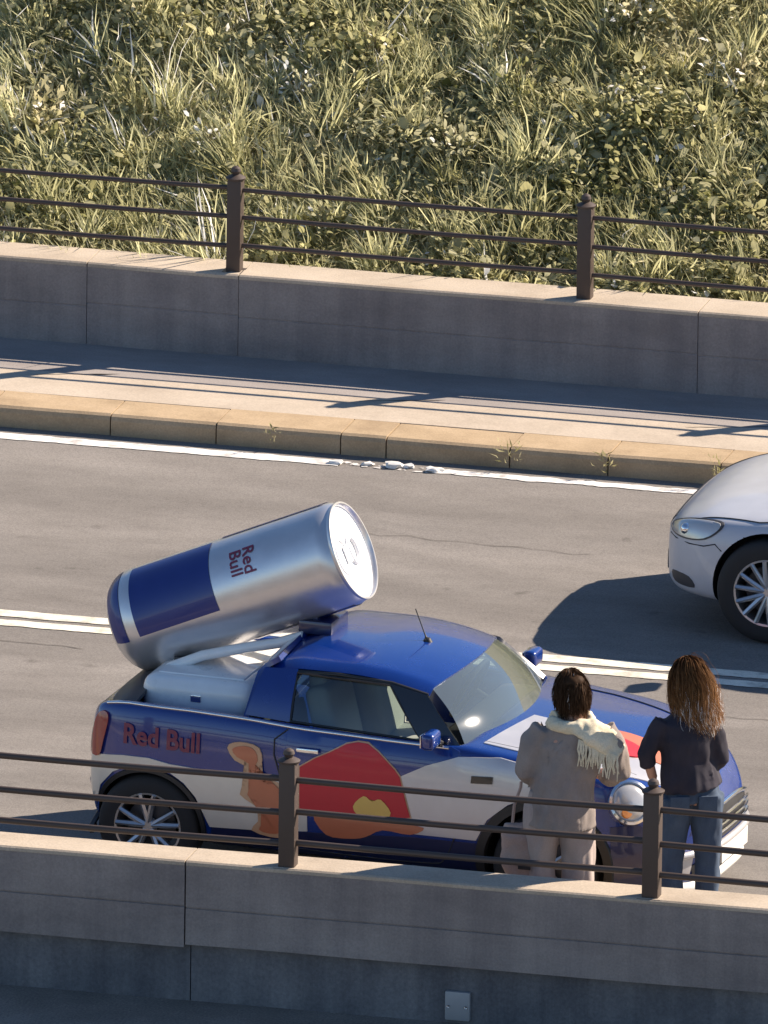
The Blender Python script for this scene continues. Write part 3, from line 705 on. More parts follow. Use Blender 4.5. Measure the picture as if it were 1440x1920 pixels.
# arch cladding and wheels
for x in (-AX, FX):
    for sg in (-1, 1):
        bm = bmesh.new(); n = 26; rings = []
        trim_w = .020 if x < 0 else .045; rr0 = .316 if x < 0 else .342
        for k in range(n+1):
            a = R(-12+204*k/n); ring = []
            for (q, oy) in ((rr0-.004, -.05), (rr0-.004, .014), (rr0+trim_w, .014), (rr0+trim_w+.006, -.01)):
                px, pz = x+q*math.cos(a), .30+q*math.sin(a)
                hh = sk.hit((x+(rr0+.03)*math.cos(a), 0, max(.24, .30+(rr0+.03)*math.sin(a))), 'y-' if sg < 0 else 'y+', 0)
                yy = abs(hh.y) if hh else .83
                ring.append(bm.verts.new((px, sg*(yy+oy), pz)))
            rings.append(ring)
        for a, b in zip(rings, rings[1:]):
            for k in range(4): bm.faces.new((a[k], a[(k+1)%4], b[(k+1)%4], b[k]))
        bm.faces.new(rings[0]); bm.faces.new(rings[-1][::-1])
        link('arch_trim', from_bm(bm, 'arch', 40), M['black'], car)
        make_wheel(car, (x, sg*.735, .295), sg, .295, .19, 5)
for ax in ('y-', 'y+'):
    sk.decal('bumper_corner', [(1.44,.18), (1.43,.55), (1.55,.56), (1.66,.52), (1.72,.42), (1.72,.19)], ax, .006, M['navy'], car, .05)
# greenhouse ------------------------------------------------------------
def grid_surf(name, fn, nu, nv, mat, parent, thick=0.0, sm=60):
    v = [fn(i/nu, j/nv) for j in range(nv+1) for i in range(nu+1)]
    f = [(j*(nu+1)+i, j*(nu+1)+i+1, (j+1)*(nu+1)+i+1, (j+1)*(nu+1)+i) for j in range(nv) for i in range(nu)]
    me = pyd(v, f, name)
    if thick:
        o = bpy.data.objects.new('t', me); col.objects.link(o); so_ = o.modifiers.new('s', 'SOLIDIFY'); so_.thickness = thick; so_.offset = 0
        me2 = evald(o); bpy.data.objects.remove(o); me = me2
    smooth(me, sm); return link(name, me, mat, parent)
YR, ZR = .575, 1.245
def roof_fn(u, v):
    y = (u*2-1); x0 = -.615+.02*y*y; x1 = .40-.085*y*y
    x = x0+(x1-x0)*v
    ay = abs(y); yy = (YR+.012)*y if ay < .9 else math.copysign(YR+.012-.0*(ay-.9), y)*(ay/1.0)
    z = 1.288 - .040*ay**2.4 - (.032*max(0, (ay-.9)/.1)**2)
    z -= .078*max(0, (v-.45)/.55)**2 + .045*max(0, (.2-v)/.2)**2
    return (x, yy, z)
roof = grid_surf('roof', roof_fn, 28, 24, M['blue'], car, .02)
# windscreen
def ws_fn(u, v):
    y = u*2-1
    b = Vector((.735-.165*y*y, .70*y, .895-.005*y*y)); t = Vector((.395-.082*y*y, .548*y, 1.214-.036*abs(y)**2.4))
    p = b.lerp(t, v); p.x += .022*math.sin(math.pi*v); p.z += .014*math.sin(math.pi*v); return tuple(p)
grid_surf('windscreen', ws_fn, 24, 12, M['glass_wind'], car, 0)
# black header and cowl strips round the windscreen
tube('cowl', [Vector(ws_fn(k/20, 0))+Vector((.004, 0, -.006)) for k in range(21)], .016, M['black'], car, 8)
# wipers
for (u0_, u1_) in ((.18, .50), (.52, .84)):
    p0 = Vector(ws_fn(u0_, .02)); p1 = Vector(ws_fn(u1_, .07)); tube('wiper', [p0+Vector((.02,0,.012)), (p0+p1)/2+Vector((.022,0,.016)), p1+Vector((.014,0,.012))], .007, M['black'], car, 6)
def side_quad(name, pts, sg, mat, thick=.0, bulge=.012):
    """pts (x, z) corners ccw; y from height"""
    def Y(z): return sg*(.735 - (.735-YR)*(z-.93)/(ZR-.93))
    def fn(u, v):
        a = Vector((*pts[0], 0)).lerp(Vector((*pts[1], 0)), u); b = Vector((*pts[3], 0)).lerp(Vector((*pts[2], 0)), u); p = a.lerp(b, v)
        return (p.x, Y(p.y)+sg*bulge*math.sin(math.pi*v), p.y)
    return grid_surf(name, fn, 8, 8, mat, car, thick)
for sg in (-1, 1):
    side_quad('side_window', [(-.445,.955), (.325,.925), (.10,1.188), (-.445,1.203)], sg, M['glass_side'])
    side_quad('pillar', [(.325,.92), (.565,.905), (.318,1.150), (.10,1.188)], sg, M['gloss_black'], .035, .006)
    side_quad('rear_pillar', [(-.705,.965), (-.445,.95), (-.445,1.215), (-.635,1.205)], sg, M['blue'], .03, .02)
    def SY(z): return sg*(.742 - (.735-YR)*(z-.93)/(ZR-.93))
    cs = [(-.445,.955), (.325,.925), (.10,1.188), (-.445,1.203)]; q = []
    for (a, b), (c, d_) in zip(cs, cs[1:]+cs[:1]):
        for t in np.linspace(0, 1, 8, endpoint=False): zz = b+(d_-b)*t; q.append((a+(c-a)*t, SY(zz)+sg*.012*math.sin(math.pi*(zz-.94)/.3), zz))
    tube('window_seal', q+[q[0]], .008, M['black'], car, 6)
    # window frame strip along the roof edge
    tube('roof_rail', [(x, sg*(YR+.018), z) for x, z in ((-.50,1.203), (-.2,1.210), (.1,1.192), (.31,1.145))], (.013), M['black'], car, 8)
    # mirror
    mo = box('mirror', (.43, sg*.90, .985), (.075, .16, .095), M['blue'], car, .032, 4)
    box('mirror_glass', (.390, sg*.90, .985), (.006, .135, .072), M['chrome'], mo, .002)
    tube('mirror_stalk', [(.45, sg*.76, .93), (.44, sg*.84, .965)], .015, M['black'], mo, 8)
    # headlamp
    hb = Vector((1.525, sg*.70, .685))
    if hb:
        bm = bmesh.new(); lathe(bm, [(0, .035), (.06, .030), (.09, .018), (.105, .0), (.118, .004), (.124, -.006), (.122, -.05), (0, -.05)], 28, 'x')
        rot = Matrix.Rotation(R(48*sg), 4, 'Z') @ Matrix.Rotation(R(-22), 4, 'Y')
        hl = link('headlamp', from_bm(bm, 'lamp', 40), M['lamp'], car); hl.matrix_local = Matrix.Translation(hb+Vector((-.005,0,0))) @ rot
        bm = bmesh.new(); lathe(bm, [(.104, .004), (.112, .016), (.126, .010), (.130, -.02), (.126, -.03)], 28, 'x'); link('chrome_ring', from_bm(bm, 'ring', 40), M['chrome'], hl)
        bm = bmesh.new(); lathe(bm, [(.0, .006), (.03, .004), (.034, -.01)], 16, 'x'); q = link('indicator', from_bm(bm, 'ind', 40), M['amber'], hl); q.location = (.024, sg*.035, -.055)
# rear bulkhead behind the seats
def bh_fn(u, v):
    y = u*2-1; yb, yt = .735*y, .57*y
    return (-.70+.05*v+.09*max(0,(v-.7)/.3)**2-.03*(1-y*y)*(1-v), yb+(yt-yb)*v, .955+(1.262-.955+.03*(1-y*y))*v)
grid_surf('rear_bulkhead', bh_fn, 16, 8, M['blue'], car, .03)
# interior
for sg in (-1, 1):
    bm = bmesh.new(); add_box(bm, Vector((-.02, sg*.36, .58)), (.50, .46, .16), .05, 3); add_box(bm, Vector((-.29, sg*.36, .84)), (.14, .44, .56), .05, 3, Matrix.Rotation(R(-14), 3, 'Y'))
    add_box(bm, Vector((-.375, sg*.36, 1.14)), (.10, .25, .15), .04, 3)
    link('seat', from_bm(bm, 'seat', 40), M['seat'], car)
box('dashboard', (.50, 0, .82), (.34, 1.30, .17), M['dash'], car, .05, 3)
bm = bmesh.new(); bmesh.ops.create_circle(bm, segments=24, radius=.18)
ring = [v.co.copy() for v in bm.verts]; bm.free(); bm = bmesh.new()
ring_tube(bm, ring+[ring[0]], .014, 8, cap=False); ring_tube(bm, [(-.17,0,0), (0,0,-.03), (.17,0,0)], .014, 8); ring_tube(bm, [(0,0,-.03), (0,0,-.20)], .025, 8)
sw = link('steering_wheel', from_bm(bm, 'sw', 50), M['dash'], car); sw.location = (.24, .36, .93); sw.rotation_euler = (0, R(-62), 0)
box('rear_view_mirror', (.33, 0, 1.14), (.03, .20, .055), M['black'], car, .012)
# antenna and roof bits
bm = bmesh.new(); lathe(bm, [(0, -.02), (.028, -.02), (.022, .02), (.008, .03), (.004, .04), (.003, .20), (0, .20)], 12, 'z')
an = link('antenna', from_bm(bm, 'antenna', 40), M['black'], car); an.location = (.11, 0, 1.272); an.rotation_euler = (0, R(-22), 0)
# nose: grille, bumper, plate, fog lamps
sk.decal('grille', smooth_poly([(-.36,.43), (-.33,.50), (-.2,.53), (.2,.53), (.33,.50), (.36,.43), (.28,.385), (-.28,.385)], 3), 'x+', .010, M['black'], car, .05)
for zz in (.425, .46, .495):
    pts = [sk.hit((0, y, zz), 'x+', .022) for y in np.linspace(-.32, .32, 17)]; tube('grille_bar', [p for p in pts if p], .009, M['chrome'], car, 6)
pts = [sk.hit((0, y, .545-.045*abs(y/.4)**3), 'x+', .012) for y in np.linspace(-.40, .40, 21)]; tube('grille_trim', [p for p in pts if p], .014, M['chrome'], car, 8)
pts = [sk.hit((0, y, .355), 'x+', .02) for y in np.linspace(-.60, .60, 25)]; tube('bumper_strip', [p for p in pts if p], .022, M['silver'], car, 8)
sk.decal('lower_grille', smooth_poly([(-.42,.235), (-.38,.30), (.38,.30), (.42,.235), (.36,.205), (-.36,.205)], 3), 'x+', .008, M['black'], car, .05)
sk.decal('bumper_panel', [(-.64,.22), (-.64,.33), (-.44,.33), (-.46,.22)], 'x+', .010, M['silver'], car, .05)
sk.decal('bumper_panel', [(.46,.22), (.44,.33), (.64,.33), (.64,.22)], 'x+', .010, M['silver'], car, .05)
pts = [sk.hit((0, y, .165), 'x+', .012) for y in np.linspace(-.62, .62, 25)]; tube('front_lip', [p for p in pts if p], (.034), M['plate'], car, 8)
pb = sk.hit((0, 0, .30), 'x+', .03); box('number_plate', pb, (.012, .46, .10), M['plate'], car, .004)
pts = [sk.hit((0, y, .44), 'x-', .018) for y in np.linspace(-.50, .50, 21)]; tube('rear_bumper', [p for p in pts if p], .035, M['silver'], car, 10)
# bonnet livery
sk.decal('bonnet_livery', [(.66,-.67), (1.0,-.69), (1.24,-.68), (1.44,-.62), (1.60,-.50), (1.72,-.34), (1.80,-.12), (1.50,-.10), (1.12,-.10), (.76,-.08)], 'z', .005, M['silver'], car, .06)
sk.decal('bonnet_emblem', smooth_poly([(1.12,-.24), (1.34,-.30), (1.56,-.26), (1.64,-.14), (1.52,-.04), (1.30,-.02), (1.14,-.08)], 3), 'z', .009, M['orange'], car, .06)
sk.decal('bonnet_emblem', smooth_poly([(1.10,-.36), (1.26,-.40), (1.42,-.34), (1.46,-.22), (1.30,-.14), (1.12,-.18)], 3), 'z', .013, M['red'], car, .06)
for sg in (-1, 1):
    pts = [sk.hit((x, sg*(.64-.22*max(0, x-1.0)), 0), 'z', .001) for x in np.linspace(.66, 1.50, 24)]; tube('bonnet_seam', [p for p in pts if p], .005, M['black'], car, 6)
# bed: silver box, struts, dark deck lid
bx_ = box('silver_box', (-1.06, -.05, .965), (.66, .96, .22), M['cooler'], car, .098, 6)
box('box_lid', (-1.06, -.05, 1.073), (.50, .78, .018), M['cooler'], bx_, .008, 3)
box('latch', (-1.06, -.532, .97), (.06, .012, .04), M['chrome'], bx_, .004)
def deck_fn(u, v):
    y = u*2-1; x = -1.60+.25*v
    return (x, (.60+.12*v)*y, .945+.05*math.sin(math.pi*.5*min(1, v*1.2))-.035*abs(y)**3 - .06*(1-v)**3)
grid_surf('deck_lid', deck_fn, 16, 8, M['deck'], car, .02)
for sg in (-1, 1):
    tube('support_strut', [(-1.36, sg*.30, .98), (-1.30, sg*.28, 1.06), (-1.12, sg*.24, 1.135), (-.90, sg*.20, 1.19), (-.70, sg*.18, 1.235), (-.56, sg*.17, 1.285)], .030, M['cooler'], car, 10)
# the can ---------------------------------------------------------------
CB = Vector((-1.655, 0, 1.185)); CT = Vector((-.335, 0, 1.755)); CL = (CT-CB).length; CRr = .296
ct = math.atan2(CT.z-CB.z, CT.x-CB.x)
CP = [(0, .05), (.10, .045), (.165, .02), (.205, .0), (.222, .004), (.245, .022), (.272, .055), (.288, .09), (.294, .125), (CRr, .17), (CRr, .40), (CRr, .70), (CRr, 1.0), (CRr, CL-.09), (.294, CL-.06), (.284, CL-.03), (.276, CL-.016), (.283, CL-.002), (.281, CL+.006), (.272, CL+.006), (.264, CL-.004), (.260, CL-.022)]
bm = bmesh.new(); lathe(bm, CP, 72, 'x'); can = link('drink_can', from_bm(bm, 'can', 50), M['can'], car)
can['label'] = 'giant blue and silver drink can tilted over the car roof'
can.location = CB; can.rotation_euler = (0, -ct, 0)
bm = bmesh.new(); lathe(bm, [(.262, CL-.020), (.235, CL-.024), (.225, CL-.016), (.10, CL-.014), (0, CL-.014)], 56, 'x'); lid = link('lid', from_bm(bm, 'lid', 50), M['lid'], can)
bm = bmesh.new()
ring_tube(bm, [(CL-.004, .055*math.cos(a)*1.0+.02, .075*math.sin(a)) for a in np.linspace(0, 2*math.pi, 20)], .012, 6, cap=False); add_box(bm, Vector((CL-.006, -.06, 0)), (.012, .09, .10), .005)
link('pull_tab', from_bm(bm, 'tab', 40), M['lid'], can)
bm = bmesh.new(); ring_tube(bm, [(CL-.012, -.13+.075*math.cos(a), .10*math.sin(a)) for a in np.linspace(0, 2*math.pi, 24)], .006, 6, cap=False); link('opening_rim', from_bm(bm, 'o', 50), M['lid'], can)
def can_r(s):
    return float(np.interp(s, [p[1] for p in CP[3:14]], [p[0] for p in CP[3:14]]))
def can_patch(name, s0, s1, a0, a1, mat, off=.003, ns=None, na=28):
    # angle 0 = facing the camera side (-y), positive upward
    ns = ns or max(2, int((s1-s0)/.03)); v = []
    for j in range(na+1):
        a = a0+(a1-a0)*j/na
        for i in range(ns+1):
            s = s0+(s1-s0)*i/ns; r = can_r(s)+off; v.append((s, -r*math.cos(a), r*math.sin(a)))
    f = [(j*(ns+1)+i, j*(ns+1)+i+1, (j+1)*(ns+1)+i+1, (j+1)*(ns+1)+i) for j in range(na) for i in range(ns)]
    return link(name, pyd(v, f, name, 60), mat, can)
A0 = R(-8)
can_patch('blue_panel', .185, .69, A0, A0+R(90), M['can_blue'])
can_patch('blue_panel', .185, .69, A0+R(180), A0+R(270), M['can_blue'])
can_patch('blue_panel', .74, CL-.07, A0-R(94), A0-R(62), M['can_blue'])
can_patch('blue_panel', .74, CL-.07, A0+R(95), A0+R(180), M['can_blue'])
can_patch('base_band', .022, .115, A0-R(2), A0+R(100), M['can_blue'])
can_patch('base_band', .022, .115, A0+R(180), A0+R(270), M['can_blue'])
tm = text_mesh('Red\nBull', .108, .0010, 'CENTER', .80, 1.0)
for v in tm.vertices:
    s = .905+v.co.y*.95; a = R(36) - v.co.x/CRr; r = can_r(s)+.004
    v.co = Vector((s, -r*math.cos(a), r*math.sin(a)))
tm.update(); link('lettering', tm, M['darkred'], can)
# can mount: foot on the roof and a cradle
bm = bmesh.new(); add_box(bm, Vector((-.50, 0, 1.33)), (.20, .30, .08), .02); add_box(bm, Vector((-.545, 0, 1.385)), (.10, .22, .10), .02); link('can_mount', from_bm(bm, 'mount', 40), M['navy'], car)
bm = bmesh.new(); add_box(bm, Vector((-1.25, 0, 1.08)), (.10, .44, .05), .015); link('can_cradle', from_bm(bm, 'cradle', 40), M['deck'], car)

# ------------------------------------------------------------------ the silver-white car in the far lane
HUBX, HUBY = 2.77, -2.11
wc = empty('sedan', (HUBX+1.33, HUBY+.90, 0), math.pi)
tag(wc, 'pearly white sedan entering from the right on the far lane', 'car')
Wt2 = [(-2.2,.55), (-2.15,.68), (-2.0,.80), (-1.6,.87), (0,.89), (1.4,.885), (1.56,.865), (1.70,.825), (1.82,.76), (1.92,.67), (1.985,.56), (2.02,.44)]
ZS2 = [(-2.2,.72), (-2.15,.86), (-2.0,.96), (-1.6,.98), (-.5,.92), (.55,.765), (.8,.75), (1.2,.715), (1.45,.695), (1.6,.685), (1.72,.672), (1.82,.65), (1.92,.612), (1.985,.57), (2.02,.535)]
ZB2 = [(-2.2,.36), (-2.1,.28), (-1.5,.20), (1.6,.18), (1.85,.19), (1.92,.20), (1.985,.225), (2.02,.26)]
st = []
for x in (-2.2,-2.15,-2.0,-1.8,-1.5,-1.2,-.6,0,.55,.62,.8,1.05,1.3,1.45,1.58,1.70,1.78,1.86,1.92,1.985,2.02):
    w, zs, zb = interp(x, Wt2), interp(x, ZS2), interp(x, ZB2); hgt = zs-zb
    pts = [(0, zb), (.74*w, zb), (.94*w, zb+.04*min(1, hgt)), (.99*w, zb+.18*hgt), (w, zb+.40*hgt), (1.0*w, zb+.62*hgt), (.985*w, zb+.82*hgt), (.955*w, zb+.94*hgt), (.90*w, zs)]
    kc = interp(x, [(1.3, 1), (1.75, .8), (2.02, .3)])
    st.append((x, pts+[(.78*w, zs+.022*kc), (.45*w, zs+.055*kc), (0, zs+.062*kc)]))
wme = finish_body(loft_car(st), [(-1.33, .315, .33), (1.33, .315, .33)], .85, M['white_paint'], M['well'])
wbody = link('body', wme, None, wc); ws = Skin(wme)
for x in (-1.33, 1.33):
    for sg in (-1, 1): make_wheel(wc, (x, sg*.775, .302), sg, .302, .21, 7, rf=.66)
for ax, sg in (('y-', -1), ('y+', 1)):
    # headlamp on the corner, bumper seam, fog recess
    hpoly = [(1.62,.63), (1.61,.668), (1.70,.668), (1.80,.652), (1.90,.62), (1.965,.58), (1.955,.548), (1.84,.542), (1.71,.568)]
    cxm, czm = 1.79, .605
    bz = ws.decal('headlamp', smooth_poly(hpoly, 3), ax, .004, M['deck'], wc, .03)
    ws.decal('lamp_lens', smooth_poly([(cxm+(x-cxm)*.90, czm+(z-czm)*.84) for x, z in hpoly], 3), ax, .010, M['lamp'], bz, .03)
    h = ws.hit((1.85, 0, .595), ax, .0)
    bm = bmesh.new(); bmesh.ops.create_uvsphere(bm, u_segments=16, v_segments=10, radius=.034); pj = link('projector', from_bm(bm, 'p', 180), M['chrome'], bz); pj.location = h
    pts = [ws.hit((x, 0, z), ax, .0005) for x, z in ((1.97,.53), (1.92,.525), (1.82,.522), (1.72,.53), (1.65,.552), (1.61,.52), (1.585,.48))]; tube('bumper_seam', [p for p in pts if p], .004, M['black'], wc, 6)
    ws.decal('fog_recess', smooth_poly([(1.78,.27), (1.92,.27), (1.94,.33), (1.82,.33)], 3), ax, .003, M['deck'], wc, .03)
    pts = [ws.hit((x, sg*(.80-.28*max(0, x-1.4)), 0), 'z', .0005) for x in np.linspace(.65, 1.84, 28)]; tube('bonnet_seam', [p for p in pts if p], .005, M['black'], wc, 6)
    ws.decal('sill', [(-.95,.20), (.95,.20), (.93,.27), (-.93,.27)], ax, .006, M['black'], wc, .1)
    for (a, b) in ((-.75, .05), (.07, .62)):
        dr = ws.decal('door', [(a,.30), (b,.30), (b+.02,.90), (a,.90)], ax, .003, M['white_paint'], wc, .1)
        h = ws.hit((a+.12, 0, .80), ax, .03); box('door_handle', h, (.14, .022, .026), M['chrome'], dr, .008)
    mo = box('mirror', (.62, sg*1.0, 1.02), (.09, .18, .11), M['white_paint'], wc, .035, 4)
    ws.decal('tail_lamp', [(-2.15,.72), (-1.9,.74), (-1.92,.86), (-2.12,.86)], ax, .01, M['taillight'], wc, .05)
ws.decal('grille', [(-.42,.50), (-.40,.58), (.40,.58), (.42,.50)], 'x+', .006, M['black'], wc)
ws.decal('lower_grille', [(-.50,.30), (-.46,.40), (.46,.40), (.50,.30)], 'x+', .006, M['black'], wc)
def cab_fn(k):
    # windscreen, roof and rear window as one closed loft, roof painted
    prof = [(.72,.80), (.05,1.22), (-.30,1.34), (-.75,1.37), (-1.15,1.31), (-1.75,.97)]
    def fn(u, v):
        y = u*2-1; x = np.interp(v*5, range(6), [p[0] for p in prof]); z = np.interp(v*5, range(6), [p[1] for p in prof])
        t = (z-.96)/.47; w = .80-.22*t
        return (float(x)+.10*(1-y*y)*(1 if v < .3 else (-1 if v > .7 else 0)), y*w, float(z)+.03*(1-y*y)*t)
    return fn
grid_surf('roof', cab_fn(0), 16, 30, M['glass_dark'], wc, 0)
me = wc.children[-1].data; me.materials.append(M['white_paint'])
for p in me.polygons: p.material_index = 1 if p.center.z > 1.33 else 0
for sg in (-1, 1):
    v = []; prof = [(.72,.80), (.05,1.22), (-.30,1.34), (-.75,1.37), (-1.15,1.31), (-1.75,.97)]
    v = [(x, sg*(.80-.22*(z-.96)/.47), z) for x, z in prof]; link('side_window', pyd(v, [tuple(range(6))]), M['glass_dark'], wc)

# ------------------------------------------------------------------ people
def blob(name, parts, voxel, mat, parent, noise_amp=0.0, noise_scale=8.0, it=6, stretch=(1,1,1)):
    """closed tubes fused into one continuous skin"""
    bm = bmesh.new()
    for p in parts:
        pts, rad, side = p if len(p) == 3 else (*p, None)
        ring_tube(bm, pts, rad, 16, side)
    me = from_bm(bm); o = bpy.data.objects.new('t', me); col.objects.link(o)
    rm = o.modifiers.new('r', 'REMESH'); rm.mode = 'VOXEL'; rm.voxel_size = voxel; rm.use_smooth_shade = True
    s = o.modifiers.new('s', 'SMOOTH'); s.iterations = it; s.factor = .5
    me2 = evald(o); bpy.data.objects.remove(o); me2.materials.clear()
    if noise_amp:
        for v in me2.vertices:
            q = Vector((v.co.x*stretch[0], v.co.y*stretch[1], v.co.z*stretch[2]))
            v.co += v.normal*noise_amp*(mnoise.noise(q*noise_scale)+.5*mnoise.noise(q*noise_scale*2.3))
    me2.update(); smooth(me2, 180)
    return link(name, me2, mat, parent)
def hand_parts(w, d, pal, s=1.0):
    """w wrist, d finger direction, pal palm normal -> palm and five bent fingers"""
    w, d, pal = Vector(w), Vector(d).normalized(), Vector(pal).normalized(); lat = d.cross(pal).normalized(); out = []
    out.append(([w-d*.02*s, w+d*.03*s, w+d*.085*s], [(.024*s, .017*s), (.036*s, .017*s), (.038*s, .013*s)], tuple(lat)))
    for k, ln in enumerate((.066, .078, .072, .055)):
        b = w+d*.080*s+lat*(.028-.0187*k)*s
        out.append(([b, b+d*ln*.45*s+pal*.004, b+d*ln*.8*s+pal*.016*s, b+d*ln*.98*s+pal*.032*s], [.0092*s, .0088*s, .008*s, .006*s]))
    b = w+d*.025*s+lat*.030*s
    out.append(([b, b+d*.025*s+lat*.022*s+pal*.008, b+d*.055*s+lat*.026*s+pal*.018*s], [.012*s, .0105*s, .008*s]))
    return out
def strands(starts, dirs, lens, wid, tones, seg=7, grav=.6, wave=.012, ell=None, drift=(0,0,0), tip=0.0, curl=1.4, clump=0.0):
    """hair ribbons that slide over the head (ell = centre, up, fwd) and then fall"""
    V = []; F = []; T = []
    if ell:
        c, up, fwd = Vector(ell[0]), Vector(ell[1]).normalized(), Vector(ell[2]).normalized(); lat = fwd.cross(up).normalized(); c = c+up*.012
    for i, (p, d, ln, tn) in enumerate(zip(starts, dirs, lens, tones)):
        p = Vector(p); d = Vector(d).normalized(); step = ln/seg; ph = 9*mnoise.noise(p*clump)+random.uniform(-.5, .5) if clump else random.uniform(0, 6.28); lift = random.uniform(1.0, 1.07)
        sd = d.cross(Vector((random.uniform(-1,1), random.uniform(-1,1), random.uniform(-.3,.3)))).normalized()
        for k in range(seg+1):
            w = wid*(1-.7*k/seg)
            off = Vector((math.sin(ph+k*curl), math.cos(ph*1.3+k*curl*.9), .4*math.sin(ph*2+k*curl)))*wave*(k/seg)**1.3
            b = len(V); V += [p+off-sd*w, p+off+sd*w]; q_ = min(1, max(0, tn+tip*(k/seg-.35))); T += [q_, q_]
            if k: F.append((b-2, b-1, b+1, b))
            d = (d+Vector((drift[0], drift[1], drift[2]-grav))*(2.0/seg)).normalized(); p = p+d*step
            if ell:
                v = p-c; e = Vector((v.dot(lat)/.090, v.dot(fwd)/.110, v.dot(up)/.120)); L = e.length
                if L < lift:
                    e = e*(lift/max(L, .01)); p = c+lat*e.x*.090+fwd*e.y*.110+up*e.z*.120
    me = pyd(V, F, 'hair'); at = me.attributes.new('tone', 'FLOAT', 'POINT'); at.data.foreach_set('value', np.array(T, np.float32)); smooth(me, 180)
    return me
def head_parts(c, up, fwd, s=1.0):
    """skull + jaw + nose + ears + neck; returns tubes"""
    c, up, fwd = Vector(c), Vector(up).normalized(), Vector(fwd).normalized(); lat = fwd.cross(up).normalized(); t = tuple(lat)
    P = []
    P.append(([c-up*.115*s+fwd*.045*s, c-up*.085*s+fwd*.03*s, c-up*.03*s+fwd*.012*s, c+up*.04*s, c+up*.085*s-fwd*.005*s, c+up*.112*s-fwd*.005*s],
              [(.025*s,.02*s), (.050*s,.055*s), (.068*s,.085*s), (.076*s,.096*s), (.060*s,.078*s), (.02*s,.03*s)], t))
    P.append(([c+fwd*.085*s+up*.01*s, c+fwd*.112*s-up*.022*s, c+fwd*.09*s-up*.035*s], [.008*s, .013*s, .010*s]))
    for sg in (-1, 1): P.append(([c+lat*sg*.072*s-up*.025*s, c+lat*sg*.083*s+up*.0*s, c+lat*sg*.078*s+up*.028*s], [.008*s, .012*s, .009*s]))
    return P
def face_bits(c, up, fwd, parent):
    c, up, fwd = Vector(c), Vector(up).normalized(), Vector(fwd).normalized(); lat = fwd.cross(up).normalized()
    for sg in (-1, 1):
        bm = bmesh.new(); bmesh.ops.create_uvsphere(bm, u_segments=10, v_segments=8, radius=.012); o = link('eye', from_bm(bm, 'eye', 180), M['eye'], parent); o.location = c+fwd*.088+lat*sg*.032+up*.004
    tube('mouth', [c+fwd*.088-up*.062-lat*.022, c+fwd*.098-up*.063, c+fwd*.088-up*.062+lat*.022], .005, M['darkred'], parent, 6)
def cap_strands(c, up, fwd, n, ln, wid, tone, grav, wave, back_only=.25, down=.6):
    c, up, fwd = Vector(c), Vector(up).normalized(), Vector(fwd).normalized(); lat = fwd.cross(up).normalized()
    S = []; D = []; LL = []; TT = []
    while len(S) < n:
        v = Vector(rng.normal(0, 1, 3)).normalized()
        q = v.dot(fwd); zz = v.dot(up)
        if zz < -.45 or (q > .35 and zz < .45) : continue
        p = c+up*.012 + lat*v.dot(lat)*.084 + fwd*q*.104 + up*zz*.112
        out = (lat*v.dot(lat)+fwd*q*.6+up*zz*.2)
        tang = -up + v*zz + Vector(rng.normal(0, .12, 3)) - fwd*.5*max(0, zz)
        S.append(p); D.append(tang); LL.append(ln*random.uniform(.7, 1.1)); TT.append(min(1, max(0, random.gauss(tone, .22))))
    return S, D, LL, TT
def fringe_scalp(c, up, fwd, mat, parent):
    c, up, fwd = Vector(c), Vector(up).normalized(), Vector(fwd).normalized(); lat = fwd.cross(up).normalized()
    P = [([c-up*.06-fwd*.045, c-up*.01-fwd*.030, c+up*.045-fwd*.012, c+up*.09-fwd*.008, c+up*.122-fwd*.006], [(.055,.05), (.080,.080), (.086,.100), (.068,.085), (.02,.03)], tuple(lat))]
    o = blob('hair_base', P, .012, mat, parent, .004, 40, 3)
    at = o.data.attributes.new('tone', 'FLOAT', 'POINT'); at.data.foreach_set('value', np.full(len(o.data.vertices), .25, np.float32))
    return o

# person in taupe coat ---------------------------------------------------
p1 = empty('person', (3.265, -8.66, ZS), R(12))
tag(p1, 'person in taupe coat with cream fringed scarf, standing by the blue car bonnet', 'person', 'people standing beside the blue car')
X1 = (1, .0, 0)
hc1 = (.0, .03, 1.405); hup1 = (-.12, .18, 1); hf1 = (-.30, 1, -.15)
body_p = head_parts(hc1, hup1, hf1) + [
    ([(.02,-.01,1.20), (.01,.0,1.28), (.0,.015,1.36)], [.055, .050, .050]),
    ([(-.05,0,.76), (-.04,0,.86), (-.02,0,1.0), (.0,-.01,1.15), (.01,-.01,1.23)], [(.16,.115), (.15,.11), (.14,.10), (.17,.11), (.10,.07)], X1),
    ([(-.15,0,.80), (-.155,.01,.45), (-.15,-.015,.08)], [(.085,.09), (.060,.062), (.042,.045)], X1),
    ([(.03,0,.80), (.045,.01,.45), (.04,-.015,.08)], [(.085,.09), (.060,.062), (.042,.045)], X1),
    ([(-.15,-.03,.045), (-.15,.08,.03), (-.155,.17,.025)], [(.035,.035), (.042,.03), (.035,.02)], X1),
    ([(.04,-.03,.045), (.04,.08,.03), (.045,.17,.025)], [(.035,.035), (.042,.03), (.035,.02)], X1),
    ([(-.165,-.01,1.19), (-.215,.0,.96), (-.16,.17,.84)], [.050, .043, .030]),
    ([(.185,-.01,1.19), (.245,.02,.96), (.14,.20,.90)], [.050, .043, .030])]
body_p += hand_parts((-.15,.20,.83), (.35,.8,-.25), (.3,-.3,-.9)) + hand_parts((.12,.23,.905), (-.6,.7,.1), (-.3,-.6,-.7))
b1 = blob('body', body_p, .009, M['skin'], p1, it=3); face_bits(hc1, hup1, hf1, b1)
